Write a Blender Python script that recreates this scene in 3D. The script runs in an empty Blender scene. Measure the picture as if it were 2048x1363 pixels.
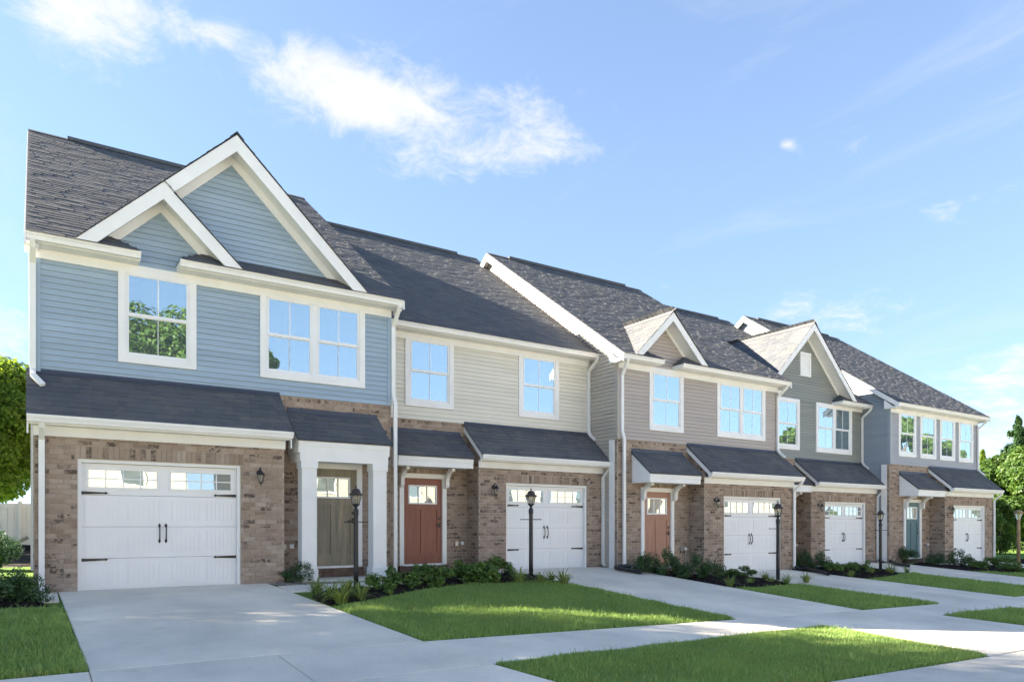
import bpy, math, random
import numpy as np
from mathutils import Vector, Matrix
R = math.radians
random.seed(7); rng = np.random.default_rng(11)
scn = bpy.context.scene
col = scn.collection

# ------------------------------------------------------------------ camera
F, VXR, HY, HC = 1450., 3224., 1050., 1.11          # focal length, vanishing point, horizon (photo pixels), eye height
_n = math.hypot(VXR-1024, F); CA = (VXR-1024)/_n; CB = F/_n
cd = bpy.data.cameras.new('camera'); cam = bpy.data.objects.new('camera', cd); col.objects.link(cam)
cam.location = (0, 0, HC); cam.rotation_euler = (R(90), 0, -math.asin(CB))
cd.sensor_width = 36; cd.lens = F/2048*36; cd.shift_y = (HY-681.5)/2048; cd.clip_end = 2000; cd.clip_start = .1
scn.camera = cam
# ------------------------------------------------------------------ sun and sky
SUN = Vector((-1, .72, .62)).normalized()            # towards the sun: behind the row, from the left
SEL = math.asin(SUN.z); SAZ = math.atan2(SUN.x, SUN.y)
sd = bpy.data.lights.new('sun', 'SUN'); sd.energy = 3.4; sd.angle = R(.6); sd.color = (1, .88, .72)
so = bpy.data.objects.new('sun', sd); col.objects.link(so)
so.rotation_euler = (-SUN).to_track_quat('-Z', 'Y').to_euler(); so.location = (-30, 20, 30)
scn.view_settings.view_transform = 'Standard'; scn.view_settings.look = 'None'
scn.view_settings.exposure = 3.32; scn.view_settings.gamma = 1
scn.view_settings.use_curve_mapping = False
w = bpy.data.worlds.new('World'); scn.world = w; w.use_nodes = True
SKY_STRENGTH = .063

def pix_dir(u, v):
    t = (u-1024)/F
    return Vector((CA*t+CB, -CB*t+CA, (HY-v)/F)).normalized()

def build_world():
    nt = w.node_tree; N = nt.nodes; L = nt.links
    bg = N['Background']; bg.inputs['Strength'].default_value = SKY_STRENGTH
    sky = N.new('ShaderNodeTexSky'); sky.sky_type = 'NISHITA'; sky.sun_disc = False
    sky.sun_elevation = SEL; sky.sun_rotation = SAZ
    sky.air_density = .75; sky.dust_density = .5; sky.ozone_density = 2.6; sky.altitude = 4000
    tc = N.new('ShaderNodeTexCoord')
    def math_(op, a, b=None, c=None, clamp=False):
        n = N.new('ShaderNodeMath'); n.operation = op; n.use_clamp = clamp
        for i, x in enumerate((a, b, c)):
            if x is None: continue
            if isinstance(x, (int, float)): n.inputs[i].default_value = x
            else: L.new(x, n.inputs[i])
        return n.outputs[0]
    D = tc.outputs['Generated']
    # direction on a flat cloud deck, so clouds shrink towards the horizon
    sep = N.new('ShaderNodeSeparateXYZ'); L.new(D, sep.inputs[0])
    zz = math_('ADD', math_('MAXIMUM', sep.outputs[2], 0.0), .22)
    px = math_('DIVIDE', sep.outputs[0], zz); py = math_('DIVIDE', sep.outputs[1], zz)
    cmb = N.new('ShaderNodeCombineXYZ'); L.new(px, cmb.inputs[0]); L.new(py, cmb.inputs[1])
    def noise(scale, detail, rough, dist=0., off=(0, 0, 0), sc=(1, 1, 1), rot=0):
        m = N.new('ShaderNodeMapping'); m.inputs['Location'].default_value = off; m.inputs['Scale'].default_value = sc
        m.inputs['Rotation'].default_value = (0, 0, rot)
        L.new(cmb.outputs[0], m.inputs[0])
        n = N.new('ShaderNodeTexNoise'); n.inputs['Scale'].default_value = scale; n.inputs['Detail'].default_value = detail
        n.inputs['Roughness'].default_value = rough; n.inputs['Distortion'].default_value = dist
        L.new(m.outputs[0], n.inputs['Vector']); return n.outputs[0]
    puff = noise(11., 8, .70, .5, (3.1, 1.7, 0))
    wisp = noise(2.6, 8, .66, 1.3, (7.3, 2.2, 4), (1.0, .42, 1), R(25))
    # cloud banks: elongated soft masks on the dome
    def blob(u0, v0, u1, v1, wid, amp):
        a = pix_dir(u0, v0); b = pix_dir(u1, v1); c = ((a+b)/2).normalized()
        tx = (b-a); hl = tx.length/2; tx.normalize(); ty = c.cross(tx).normalized(); tx = ty.cross(c).normalized()
        def dot(vec):
            n = N.new('ShaderNodeVectorMath'); n.operation = 'DOT_PRODUCT'; L.new(D, n.inputs[0]); n.inputs[1].default_value = vec
            return n.outputs['Value']
        X = math_('DIVIDE', dot(tx), hl*1.1); Y = math_('DIVIDE', dot(ty), wid/F)
        r2 = math_('ADD', math_('POWER', math_('ABSOLUTE', X), 2.6), math_('MULTIPLY', Y, Y))
        front = math_('GREATER_THAN', dot(c), 0)
        return math_('MULTIPLY', math_('MULTIPLY', math_('POWER', 2.718, math_('MULTIPLY', r2, -1.)), amp), front)
    banks = [(440, 125, 800, 215, 58, .42), (640, 185, 1200, 265, 70, .38), (820, 330, 1240, 300, 38, .2),
             (20, 10, 330, 30, 60, .5), (330, 45, 470, 80, 22, .3), (-200, 640, 60, 690, 70, .4),
             (1500, 640, 1880, 610, 42, .26), (1740, 440, 2100, 395, 26, .2), (660, 430, 730, 455, 26, .2),
             (1840, 760, 2200, 700, 60, .24), (1560, 290, 1590, 292, 9, .3),
             (1900, 930, 2300, 870, 110, .5)]
    m = None
    for bk in banks:
        o = blob(*bk); m = o if m is None else math_('ADD', m, o)
    gap = noise(3.4, 3, .55, .2, (1.3, 5.2, 2))
    dens = math_('ADD', math_('ADD', puff, m), math_('MULTIPLY', math_('SUBTRACT', gap, .5), .55))
    mr = N.new('ShaderNodeMapRange'); mr.interpolation_type = 'SMOOTHSTEP'
    mr.inputs['From Min'].default_value = .64; mr.inputs['From Max'].default_value = 1.14
    L.new(dens, mr.inputs['Value'])
    mr2 = N.new('ShaderNodeMapRange'); mr2.interpolation_type = 'SMOOTHSTEP'
    mr2.inputs['From Min'].default_value = .52; mr2.inputs['From Max'].default_value = .92; mr2.inputs['To Max'].default_value = .42
    L.new(wisp, mr2.inputs['Value'])
    cov = math_('MAXIMUM', mr.outputs[0], mr2.outputs[0], clamp=True)
    cov = math_('MULTIPLY', cov, .82)
    mix = N.new('ShaderNodeMix'); mix.data_type = 'RGBA'
    tint = N.new('ShaderNodeVectorMath'); tint.operation = 'MULTIPLY'; L.new(sky.outputs[0], tint.inputs[0])
    tint.inputs[1].default_value = (1.42, 1.18, .95)          # daylight balance of the photograph
    L.new(cov, mix.inputs['Factor']); 
    hz = math_('MULTIPLY', math_('POWER', math_('SUBTRACT', 1., math_('MAXIMUM', sep.outputs[2], 0.)), 1.2), .8)      # low sky toned down in colour towards a flat blue
    lo = N.new('ShaderNodeMix'); lo.data_type = 'RGBA'; L.new(hz, lo.inputs['Factor']); L.new(tint.outputs[0], lo.inputs['A']); lo.inputs['B'].default_value = (.58, .92, 1.5, 1)
    L.new(lo.outputs['Result'], mix.inputs['A']); mix.inputs['B'].default_value = (1.82, 1.78, 1.77, 1)
    L.new(mix.outputs['Result'], bg.inputs['Color'])
build_world()

# ------------------------------------------------------------------ ground height and photo-pixel to ground
_zf = ([-60, 0, 6, 9, 13, 16, 20, 26, 33, 60, 120], [.05, 0, 0, -.04, -.06, -.27, -.28, -.29, -.34, -.6, -1.0])
_zs = ([-60, 0, 4, 9.8, 13.5, 16.5, 20.4, 33, 60, 120], [-.25, -.30, -.325, -.47, -.55, -.605, -.65, -.82, -1.1, -1.4])
YK = 4.60                                            # kerb line
def gz(x, y):
    f = np.interp(x, *_zf); s = np.interp(x, *_zs)
    t = (np.asarray(y, float)-8)/6
    hi = f+(np.clip(y, 14, 60)-14)*.012
    mid = s+(f-s)*np.clip(t, 0, 1)
    lo = s-.05*(8-np.clip(y, YK, 8))
    z = np.where(np.asarray(y) > 14, hi, np.where(np.asarray(y) > 8, mid, lo))
    return z
def ray_ground(u, v, dz=0.):
    t = (u-1024)/F; d = np.array([CA*t+CB, -CB*t+CA, (HY-v)/F])
    lo, hi = 1., 90.
    for _ in range(60):
        s = (lo+hi)/2; p = d*s
        if HC+p[2] > gz(p[0], p[1])+dz: lo = s
        else: hi = s
    return d[0]*lo, d[1]*lo, lo                      # x, y, depth
def G(u, v): x, y, s = ray_ground(u, v); return (x, y)

# ------------------------------------------------------------------ materials
MATS = {}
def nodes(m):
    m.use_nodes = True; nt = m.node_tree; return nt, nt.nodes, nt.links, nt.nodes['Principled BSDF']
def _rand(N, L):
    oi = N.new('ShaderNodeObjectInfo'); ge = N.new('ShaderNodeNewGeometry')
    a = N.new('ShaderNodeMath'); a.operation = 'MULTIPLY_ADD'; a.inputs[1].default_value = 7.31
    L.new(ge.outputs['Random Per Island'], a.inputs[0]); L.new(oi.outputs['Random'], a.inputs[2])
    f = N.new('ShaderNodeMath'); f.operation = 'FRACT'; L.new(a.outputs[0], f.inputs[0]); return f.outputs[0]
def _noise(N, L, scale, detail=5, rough=.6, sc=(1, 1, 1)):
    ge = N.new('ShaderNodeNewGeometry'); mp = N.new('ShaderNodeMapping'); mp.inputs['Scale'].default_value = sc
    L.new(ge.outputs['Position'], mp.inputs[0])
    n = N.new('ShaderNodeTexNoise'); n.inputs['Scale'].default_value = scale; n.inputs['Detail'].default_value = detail
    n.inputs['Roughness'].default_value = rough; L.new(mp.outputs[0], n.inputs['Vector']); return n.outputs[0]
def _ramp(N, L, src, stops):
    r = N.new('ShaderNodeValToRGB'); e = r.color_ramp.elements
    while len(e) < len(stops): e.new(.5)
    for k, (p, c) in enumerate(stops): e[k].position = p; e[k].color = (*c, 1)
    L.new(src, r.inputs[0]); return r.outputs[0]
def _mix(N, L, mode, fac, A, B):
    m = N.new('ShaderNodeMix'); m.data_type = 'RGBA'; m.blend_type = mode
    for k, x in (('Factor', fac), ('A', A), ('B', B)):
        if isinstance(x, (int, float)): m.inputs[k].default_value = x
        elif isinstance(x, tuple): m.inputs[k].default_value = (*x, 1)
        else: L.new(x, m.inputs[k])
    return m.outputs['Result']
def pm(name, c, rough=.55, var=.08, scale=3., bump=0., bscale=60., rand=0., spec=.35, sc=(1, 1, 1), metal=0.):
    m = bpy.data.materials.new(name); nt, N, L, P = nodes(m)
    P.inputs['Roughness'].default_value = rough; P.inputs['Specular IOR Level'].default_value = spec; P.inputs['Metallic'].default_value = metal
    n = _noise(N, L, scale, 6, .6, sc)
    lo = tuple(max(0, x*(1-var*1.6)) for x in c); hi = tuple(min(1, x*(1+var*1.6)) for x in c)
    cc = _ramp(N, L, n, [(.3, lo), (.7, hi)])
    if rand:
        r = _rand(N, L); g = _ramp(N, L, r, [(0, (1-rand,)*3), (1, (1.0, 1.0, 1.0))]); cc = _mix(N, L, 'MULTIPLY', 1., cc, g)
    L.new(cc, P.inputs['Base Color'])
    if bump:
        b = N.new('ShaderNodeBump'); b.inputs['Strength'].default_value = bump; b.inputs['Distance'].default_value = .01
        L.new(_noise(N, L, bscale, 4, .6, sc), b.inputs['Height']); L.new(b.outputs[0], P.inputs['Normal'])
    MATS[name] = m; return m
pm('white_trim', (.80, .80, .79), .42, .03, 2.0, .05, 30)
pm('white_vinyl', (.78, .79, .80), .35, .02, 2.0)
pm('white_door', (.80, .80, .80), .38, .02, 1.2)
pm('siding_blue', (.335, .430, .525), .50, .05, 1.5, .10, 90, .07, sc=(.25, 1, 3))
pm('siding_cream', (.70, .675, .60), .50, .04, 1.5, .10, 90, .06, sc=(.25, 1, 3))
pm('siding_taupe', (.440, .392, .362), .50, .04, 1.5, .10, 90, .06, sc=(.25, 1, 3))
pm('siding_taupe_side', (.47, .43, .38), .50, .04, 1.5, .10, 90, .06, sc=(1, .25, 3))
pm('siding_sage', (.265, .280, .258), .50, .04, 1.5, .10, 90, .06, sc=(.25, 1, 3))
pm('siding_slate', (.37, .38, .41), .50, .04, 1.5, .10, 90, .06, sc=(.25, 1, 3))
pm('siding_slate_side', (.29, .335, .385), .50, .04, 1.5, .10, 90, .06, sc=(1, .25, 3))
pm('mortar', (.40, .335, .27), .9, .12, 8, .5, 120)
pm('concrete', (.80, .72, .60), .85, .09, .7, .25, 160)
pm('concrete_walk', (.79, .715, .60), .85, .08, .8, .20, 160)
pm('street_concrete', (.66, .61, .52), .9, .10, 1.5, .4, 120)
pm('soil', (.045, .034, .024), .95, .3, 4, .8, 40)
pm('mulch', (.020, .014, .011), .95, .35, 14, 1., 60)
pm('mulch_chip', (.026, .018, .014), .9, .3, 20, .3, 60, .6)
pm('gravel', (.38, .34, .28), .8, .15, 12, .3, 60, .55)
pm('black_metal', (.018, .018, .020), .45, .15, 6, .1, 60, spec=.5)
pm('bronze_metal', (.040, .028, .020), .45, .2, 10, .15, 60, spec=.5)
pm('grey_metal', (.42, .43, .44), .35, .1, 10, metal=.7)
pm('black_plastic', (.022, .022, .024), .5, .15, 8, spec=.4)
pm('flashing', (.050, .060, .085), .5, .1, 6, spec=.4)
pm('door_rust', (.270, .108, .072), .5, .10, 3, .12, 50, sc=(6, 6, .5))
pm('door_salmon', (.40, .215, .150), .5, .10, 3, .12, 50, sc=(6, 6, .5))
pm('door_teal', (.105, .185, .205), .5, .06, 3, .12, 50, sc=(6, 6, .5))
pm('door_sage', (.16, .19, .16), .5, .06, 3, .12, 50, sc=(6, 6, .5))
pm('brick_step', (.13, .085, .062), .85, .25, 8, .5, 60)
pm('bark', (.10, .075, .055), .95, .3, 10, .8, 30)
pm('wood_plank', (.40, .33, .24), .8, .2, 6)
pm('wood_post', (.30, .22, .13), .8, .2, 8)
pm('house_cream', (.50, .45, .37), .7, .05, 2)
pm('roof_plain', (.09, .085, .08), .9, .2, 8)
def weather(name):
    m = MATS[name]; nt = m.node_tree; N = nt.nodes; L = nt.links; P = N['Principled BSDF']; src = P.inputs['Base Color'].links[0].from_socket
    a = _ramp(N, L, _noise(N, L, .45, 5, .62, (1, .55, 1)), [(.36, (.86, .87, .88)), (.62, (1.03, 1.02, 1.0))])
    b = _ramp(N, L, _noise(N, L, 70, 3, .7), [(.32, (.86, .86, .86)), (.6, (1.02, 1.02, 1.02))])
    c = _ramp(N, L, _noise(N, L, 2.6, 3, .5), [(.66, (1, 1, 1)), (.76, (.90, .885, .86))])
    o = _mix(N, L, 'MULTIPLY', 1., _mix(N, L, 'MULTIPLY', 1., _mix(N, L, 'MULTIPLY', 1., src, a), b), c); L.new(o, P.inputs['Base Color'])
for _m in ('concrete', 'concrete_walk', 'street_concrete'): weather(_m)
def olive_door():
    m = bpy.data.materials.new('door_olive'); nt, N, L, P = nodes(m); P.inputs['Roughness'].default_value = .5
    n = _noise(N, L, 2.2, 7, .7, (5, 5, .45))
    L.new(_ramp(N, L, n, [(.3, (.135, .128, .098)), (.5, (.215, .190, .140)), (.68, (.33, .265, .19))]), P.inputs['Base Color']); MATS['door_olive'] = m
olive_door()
def brick_mat():
    m = bpy.data.materials.new('brick'); nt, N, L, P = nodes(m); P.inputs['Roughness'].default_value = .9; P.inputs['Specular IOR Level'].default_value = .15
    r = _rand(N, L)
    base = _ramp(N, L, r, [(0, (.250, .185, .143)), (.25, (.340, .265, .212)), (.55, (.295, .225, .176)), (.8, (.385, .312, .255)), (1, (.230, .168, .130))])
    n1 = _noise(N, L, 9, 5, .65); n2 = _noise(N, L, 34, 5, .7)
    base = _mix(N, L, 'MULTIPLY', .75, base, _ramp(N, L, n1, [(.3, (.92, .92, .92)), (.7, (1.25, 1.24, 1.24))]))
    base = _mix(N, L, 'MULTIPLY', .6, base, _ramp(N, L, n2, [(.3, (.85, .85, .85)), (.6, (1.1, 1.1, 1.1))]))
    # a share of the bricks carries dark flashed smears
    sel = N.new('ShaderNodeMapRange'); sel.inputs['From Min'].default_value = .75; sel.inputs['From Max'].default_value = .88
    r2 = N.new('ShaderNodeMath'); r2.operation = 'MULTIPLY'; r2.inputs[1].default_value = 13.37; L.new(r, r2.inputs[0])
    r3 = N.new('ShaderNodeMath'); r3.operation = 'FRACT'; L.new(r2.outputs[0], r3.inputs[0]); L.new(r3.outputs[0], sel.inputs['Value'])
    sm = N.new('ShaderNodeMapRange'); sm.inputs['From Min'].default_value = .42; sm.inputs['From Max'].default_value = .56
    L.new(_noise(N, L, 22, 4, .6, (.8, .8, 1.0)), sm.inputs['Value'])
    f = N.new('ShaderNodeMath'); f.operation = 'MULTIPLY'; L.new(sel.outputs[0], f.inputs[0]); L.new(sm.outputs[0], f.inputs[1])
    f2 = N.new('ShaderNodeMath'); f2.operation = 'MULTIPLY'; f2.inputs[1].default_value = .9; L.new(f.outputs[0], f2.inputs[0])
    base = _mix(N, L, 'MIX', f2.outputs[0], base, (.075, .058, .050))
    L.new(base, P.inputs['Base Color'])
    b = N.new('ShaderNodeBump'); b.inputs['Strength'].default_value = .5; b.inputs['Distance'].default_value = .006
    L.new(n2, b.inputs['Height']); L.new(b.outputs[0], P.inputs['Normal']); MATS['brick'] = m
brick_mat()
def shingle_mat():
    m = bpy.data.materials.new('shingle'); nt, N, L, P = nodes(m); P.inputs['Roughness'].default_value = .95; P.inputs['Specular IOR Level'].default_value = .2
    r = _rand(N, L)
    base = _ramp(N, L, r, [(0, (.096, .104, .119)), (.35, (.112, .119, .131)), (.7, (.121, .126, .133)), (1, (.136, .137, .138))])
    n1 = _noise(N, L, 1.1, 4, .6); n2 = _noise(N, L, 120, 3, .7)
    base = _mix(N, L, 'MULTIPLY', .8, base, _ramp(N, L, n1, [(.3, (.8, .8, .82)), (.7, (1.1, 1.08, 1.04))]))
    base = _mix(N, L, 'MULTIPLY', .7, base, _ramp(N, L, n2, [(.3, (.65, .65, .65)), (.7, (1.25, 1.25, 1.25))]))
    L.new(base, P.inputs['Base Color'])
    b = N.new('ShaderNodeBump'); b.inputs['Strength'].default_value = .5; b.inputs['Distance'].default_value = .003
    L.new(n2, b.inputs['Height']); L.new(b.outputs[0], P.inputs['Normal']); MATS['shingle'] = m
shingle_mat()
def glass_mat(name, refl=.78, inner=(.10, .135, .14)):
    m = bpy.data.materials.new(name); nt = m.node_tree if m.use_nodes else None
    m.use_nodes = True; nt = m.node_tree; N = nt.nodes; L = nt.links
    P = N['Principled BSDF']; P.inputs['Base Color'].default_value = (*inner, 1); P.inputs['Roughness'].default_value = .5
    g = N.new('ShaderNodeBsdfGlossy'); g.inputs['Roughness'].default_value = .006; g.inputs['Color'].default_value = (.90, 1, .96, 1)
    b = N.new('ShaderNodeBump'); b.inputs['Strength'].default_value = .035; b.inputs['Distance'].default_value = .05
    L.new(_noise(N, L, 1.3, 2, .5), b.inputs['Height']); L.new(b.outputs[0], g.inputs['Normal'])
    lw = N.new('ShaderNodeLayerWeight'); lw.inputs['Blend'].default_value = .3
    mr = N.new('ShaderNodeMapRange'); mr.inputs['To Min'].default_value = refl; mr.inputs['To Max'].default_value = 1
    L.new(lw.outputs['Fresnel'], mr.inputs['Value'])
    mx = N.new('ShaderNodeMixShader'); L.new(mr.outputs[0], mx.inputs[0]); L.new(P.outputs[0], mx.inputs[1]); L.new(g.outputs[0], mx.inputs[2])
    L.new(mx.outputs[0], N['Material Output'].inputs['Surface']); MATS[name] = m
glass_mat('window_glass', .54); glass_mat('garage_glass', .42, (.30, .30, .31)); glass_mat('door_glass', .35, (.50, .46, .40))
def lantern_glass():
    m = bpy.data.materials.new('lantern_glass'); nt, N, L, P = nodes(m)
    P.inputs['Base Color'].default_value = (.75, .70, .58, 1); P.inputs['Roughness'].default_value = .15
    P.inputs['Transmission Weight'].default_value = .75; P.inputs['IOR'].default_value = 1.2; MATS['lantern_glass'] = m
lantern_glass()
def leaf_mat(name, c0, c1, trans=.35, rough=.5, spec=.3):
    m = bpy.data.materials.new(name); nt, N, L, P = nodes(m)
    P.inputs['Roughness'].default_value = rough; P.inputs['Specular IOR Level'].default_value = spec
    ge = N.new('ShaderNodeNewGeometry')
    cc = _ramp(N, L, ge.outputs['Random Per Island'], [(0, c0), (1, c1)])
    cc = _mix(N, L, 'MULTIPLY', .6, cc, _ramp(N, L, _noise(N, L, .9, 3, .6), [(.3, (.75, .8, .75)), (.7, (1.15, 1.1, 1.0))]))
    L.new(cc, P.inputs['Base Color'])
    t = N.new('ShaderNodeBsdfTranslucent'); L.new(_mix(N, L, 'MULTIPLY', 1., cc, (1.25, 1.2, .6)), t.inputs['Color'])
    mx = N.new('ShaderNodeMixShader'); mx.inputs[0].default_value = trans
    L.new(P.outputs[0], mx.inputs[1]); L.new(t.outputs[0], mx.inputs[2]); L.new(mx.outputs[0], N['Material Output'].inputs['Surface'])
    MATS[name] = m
leaf_mat('leaf_maple', (.11, .20, .03), (.28, .38, .07), .58)
leaf_mat('leaf_tree', (.035, .085, .018), (.09, .155, .030), .38)
leaf_mat('leaf_pine', (.020, .060, .022), (.055, .110, .038), .25)
leaf_mat('leaf_box', (.022, .060, .022), (.080, .150, .045), .2, .4, .4)
leaf_mat('leaf_azalea', (.060, .130, .028), (.160, .255, .060), .3, .45, .35)
leaf_mat('leaf_lily', (.14, .22, .05), (.30, .36, .13), .35)
leaf_mat('grass_blade', (.185, .320, .095), (.37, .50, .19), .35, .5, .25)
def grass_patches():
    m = MATS['grass_blade']; nt = m.node_tree; N = nt.nodes; L = nt.links; P = N['Principled BSDF']
    src = P.inputs['Base Color'].links[0].from_socket
    dry = _ramp(N, L, _noise(N, L, 2.3, 5, .65), [(.50, (0, 0, 0)), (.72, (.55, .55, .55))])
    cc = _mix(N, L, 'MIX', dry, src, (.36, .36, .14)); L.new(cc, P.inputs['Base Color'])
grass_patches()
def grass_mat():
    m = bpy.data.materials.new('grass_ground'); nt, N, L, P = nodes(m); P.inputs['Roughness'].default_value = .9; P.inputs['Specular IOR Level'].default_value = .1
    c = _ramp(N, L, _noise(N, L, 7, 6, .7), [(.3, (.085, .165, .035)), (.7, (.17, .26, .065))])
    c = _mix(N, L, 'MULTIPLY', .7, c, _ramp(N, L, _noise(N, L, .35, 3, .5), [(.3, (.8, .85, .8)), (.7, (1.2, 1.15, 1.0))]))
    L.new(c, P.inputs['Base Color'])
    b = N.new('ShaderNodeBump'); b.inputs['Strength'].default_value = .8; b.inputs['Distance'].default_value = .03
    L.new(_noise(N, L, 50, 4, .7), b.inputs['Height']); L.new(b.outputs[0], P.inputs['Normal']); MATS['grass_ground'] = m
grass_mat()

# ------------------------------------------------------------------ mesh helpers
def tag(o, label=None, cat=None, group=None, kind=None):
    if label: o['label'] = label
    if cat: o['category'] = cat
    if group: o['group'] = group
    if kind: o['kind'] = kind
    return o
def link(name, me, mat=None, parent=None, loc=None):
    o = bpy.data.objects.new(name, me); col.objects.link(o)
    if mat and me and not me.materials: me.materials.append(MATS[mat])
    if parent: o.parent = parent
    if loc: o.location = loc
    return o
def empty(name, loc): o = bpy.data.objects.new(name, None); col.objects.link(o); o.location = loc; o.empty_display_size = .2; return o
class MB:
    def __init__(s): s.v = []; s.f = []; s.sm = False
    def add(s, vs, fs):
        k = len(s.v); s.v += [tuple(map(float, p)) for p in vs]; s.f += [tuple(i+k for i in f) for f in fs]; return s
    def box(s, x0, x1, y0, y1, z0, z1):
        return s.add([(x0,y0,z0),(x1,y0,z0),(x1,y1,z0),(x0,y1,z0),(x0,y0,z1),(x1,y0,z1),(x1,y1,z1),(x0,y1,z1)],
                     [(3,2,1,0),(4,5,6,7),(0,1,5,4),(1,2,6,5),(2,3,7,6),(3,0,4,7)])
    def prism_y(s, poly, y0, y1):       # poly in (x,z), any order
        a = sum(poly[i][0]*poly[(i+1) % len(poly)][1]-poly[(i+1) % len(poly)][0]*poly[i][1] for i in range(len(poly)))
        if a < 0: poly = poly[::-1]
        n = len(poly); vs = [(x, y0, z) for x, z in poly]+[(x, y1, z) for x, z in poly]
        fs = [tuple(range(n)), tuple(range(2*n-1, n-1, -1))]+[(i, i+n, (i+1) % n+n, (i+1) % n) for i in range(n)]
        return s.add(vs, fs)
    def prism_x(s, poly, x0, x1):       # poly in (y,z)
        a = sum(poly[i][0]*poly[(i+1) % len(poly)][1]-poly[(i+1) % len(poly)][0]*poly[i][1] for i in range(len(poly)))
        if a < 0: poly = poly[::-1]
        n = len(poly); vs = [(x0, y, z) for y, z in poly]+[(x1, y, z) for y, z in poly]
        fs = [tuple(range(n-1, -1, -1)), tuple(range(n, 2*n))]+[(i, (i+1) % n, (i+1) % n+n, i+n) for i in range(n)]
        return s.add(vs, fs)
    def sweep(s, path, prof):           # closed profile [(a,b)] swept along path; a = across, b = up
        P = [Vector(p) for p in path]; n = len(prof); rings = []; prev = None
        for i, p in enumerate(P):
            t = ((P[i]-P[i-1]).normalized() if i else Vector()) + ((P[i+1]-P[i]).normalized() if i < len(P)-1 else Vector())
            t.normalize()
            if prev is None:
                ref = Vector((0, -1, 0)) if abs(t.y) < .9 else Vector((0, 0, 1))
            else: ref = prev
            A = t.cross(ref).normalized(); B = A.cross(t).normalized(); prev = B
            cosb = 1.
            if 0 < i < len(P)-1: cosb = max(.5, math.sqrt((1+(P[i]-P[i-1]).normalized().dot((P[i+1]-P[i]).normalized()))/2))
            rings.append([p+A*a/cosb+B*b for a, b in prof])
        k = len(s.v)
        for r_ in rings: s.v += [tuple(q) for q in r_]
        for i in range(len(P)-1):
            for j in range(n):
                s.f.append((k+i*n+j, k+i*n+(j+1) % n, k+(i+1)*n+(j+1) % n, k+(i+1)*n+j))
        s.f.append(tuple(k+j for j in range(n))[::-1]); s.f.append(tuple(k+(len(P)-1)*n+j for j in range(n))); return s
    def tube(s, path, r, n=8):
        return s.sweep(path, [(r*math.cos(2*math.pi*j/n), r*math.sin(2*math.pi*j/n)) for j in range(n)])
    def lathe(s, prof, cx=0, cy=0, n=12):   # prof [(r,z)]
        k = len(s.v)
        for r, z in prof:
            for j in range(n): s.v.append((cx+r*math.cos(2*math.pi*j/n), cy+r*math.sin(2*math.pi*j/n), z))
        for i in range(len(prof)-1):
            for j in range(n): s.f.append((k+i*n+j, k+i*n+(j+1) % n, k+(i+1)*n+(j+1) % n, k+(i+1)*n+j))
        s.f.append(tuple(k+j for j in range(n))[::-1]); s.f.append(tuple(k+(len(prof)-1)*n+j for j in range(n))); return s
    def mesh(s, name, smooth=False):
        me = bpy.data.meshes.new(name); me.from_pydata(s.v, [], s.f); me.validate()
        if smooth:
            me.polygons.foreach_set('use_smooth', [True]*len(me.polygons))
        me.update(); return me
    def build(s, name, mat, parent=None, smooth=False, kind=None):
        o = link(name, s.mesh(name, smooth), mat, parent)
        if kind: o['kind'] = kind
        return o
def B(*a): return MB().box(*a)
def npmesh(name, V, Fq):
    me = bpy.data.meshes.new(name); V = np.asarray(V, np.float32); Fq = np.asarray(Fq, np.int32); k = Fq.shape[1]
    me.vertices.add(len(V)); me.vertices.foreach_set('co', V.ravel())
    me.loops.add(Fq.size); me.loops.foreach_set('vertex_index', Fq.ravel())
    me.polygons.add(len(Fq)); me.polygons.foreach_set('loop_start', np.arange(0, Fq.size, k, dtype=np.int32))
    me.polygons.foreach_set('loop_total', np.full(len(Fq), k, np.int32)); me.update(calc_edges=True); me.validate(); return me

# ------------------------------------------------------------------ the ground, street, walks and drives
def sheet(name, xs, ys, dz, mat, skirt=0., parent=None, zfun=None):
    zf = zfun or (lambda x, y: gz(x, y))
    X, Y = np.meshgrid(xs, ys); Z = zf(X, Y)+dz; nx, ny = len(xs), len(ys)
    V = [(float(a), float(b), float(c)) for a, b, c in zip(X.ravel(), Y.ravel(), Z.ravel())]
    Fs = [(j*nx+i, j*nx+i+1, (j+1)*nx+i+1, (j+1)*nx+i) for j in range(ny-1) for i in range(nx-1)]
    if skirt:
        ring = [i for i in range(nx)]+[j*nx+nx-1 for j in range(1, ny)]+[(ny-1)*nx+i for i in range(nx-2, -1, -1)]+[j*nx for j in range(ny-2, 0, -1)]
        k = len(V); V += [(V[i][0], V[i][1], V[i][2]-skirt) for i in ring]; n = len(ring)
        Fs += [(ring[q], k+q, k+(q+1) % n, ring[(q+1) % n]) for q in range(n)]
    me = bpy.data.meshes.new(name); me.from_pydata(V, [], Fs); me.update()
    return link(name, me, mat, parent)
def rg(a, b, d): return np.linspace(a, b, max(2, int(round(abs(b-a)/d))+1))
gx_ = sorted(set(list(np.arange(-16, 46, .5))+_zf[0]+_zs[0]+[-900, -400, -150, 200, 400, 900]))
gy_ = sorted(set(list(np.arange(4.5, 30, .5))+[YK, 36, 45, 60, 90, 150, 300, 900]))
g = sheet('ground', np.array(gx_, float), np.array(gy_, float), 0, 'grass_ground'); g['kind'] = 'structure'
def street_z(x, y): return np.interp(x, *_zs)-.05*(8-YK)+.016+0*y
g = sheet('street', np.array([-900, -60, 0, 4, 9.8, 13.5, 16.5, 20.4, 33, 60, 120, 900.]), np.array([-4.2, YK-.006]), 0, 'street_concrete', zfun=street_z); g['kind'] = 'structure'
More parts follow.
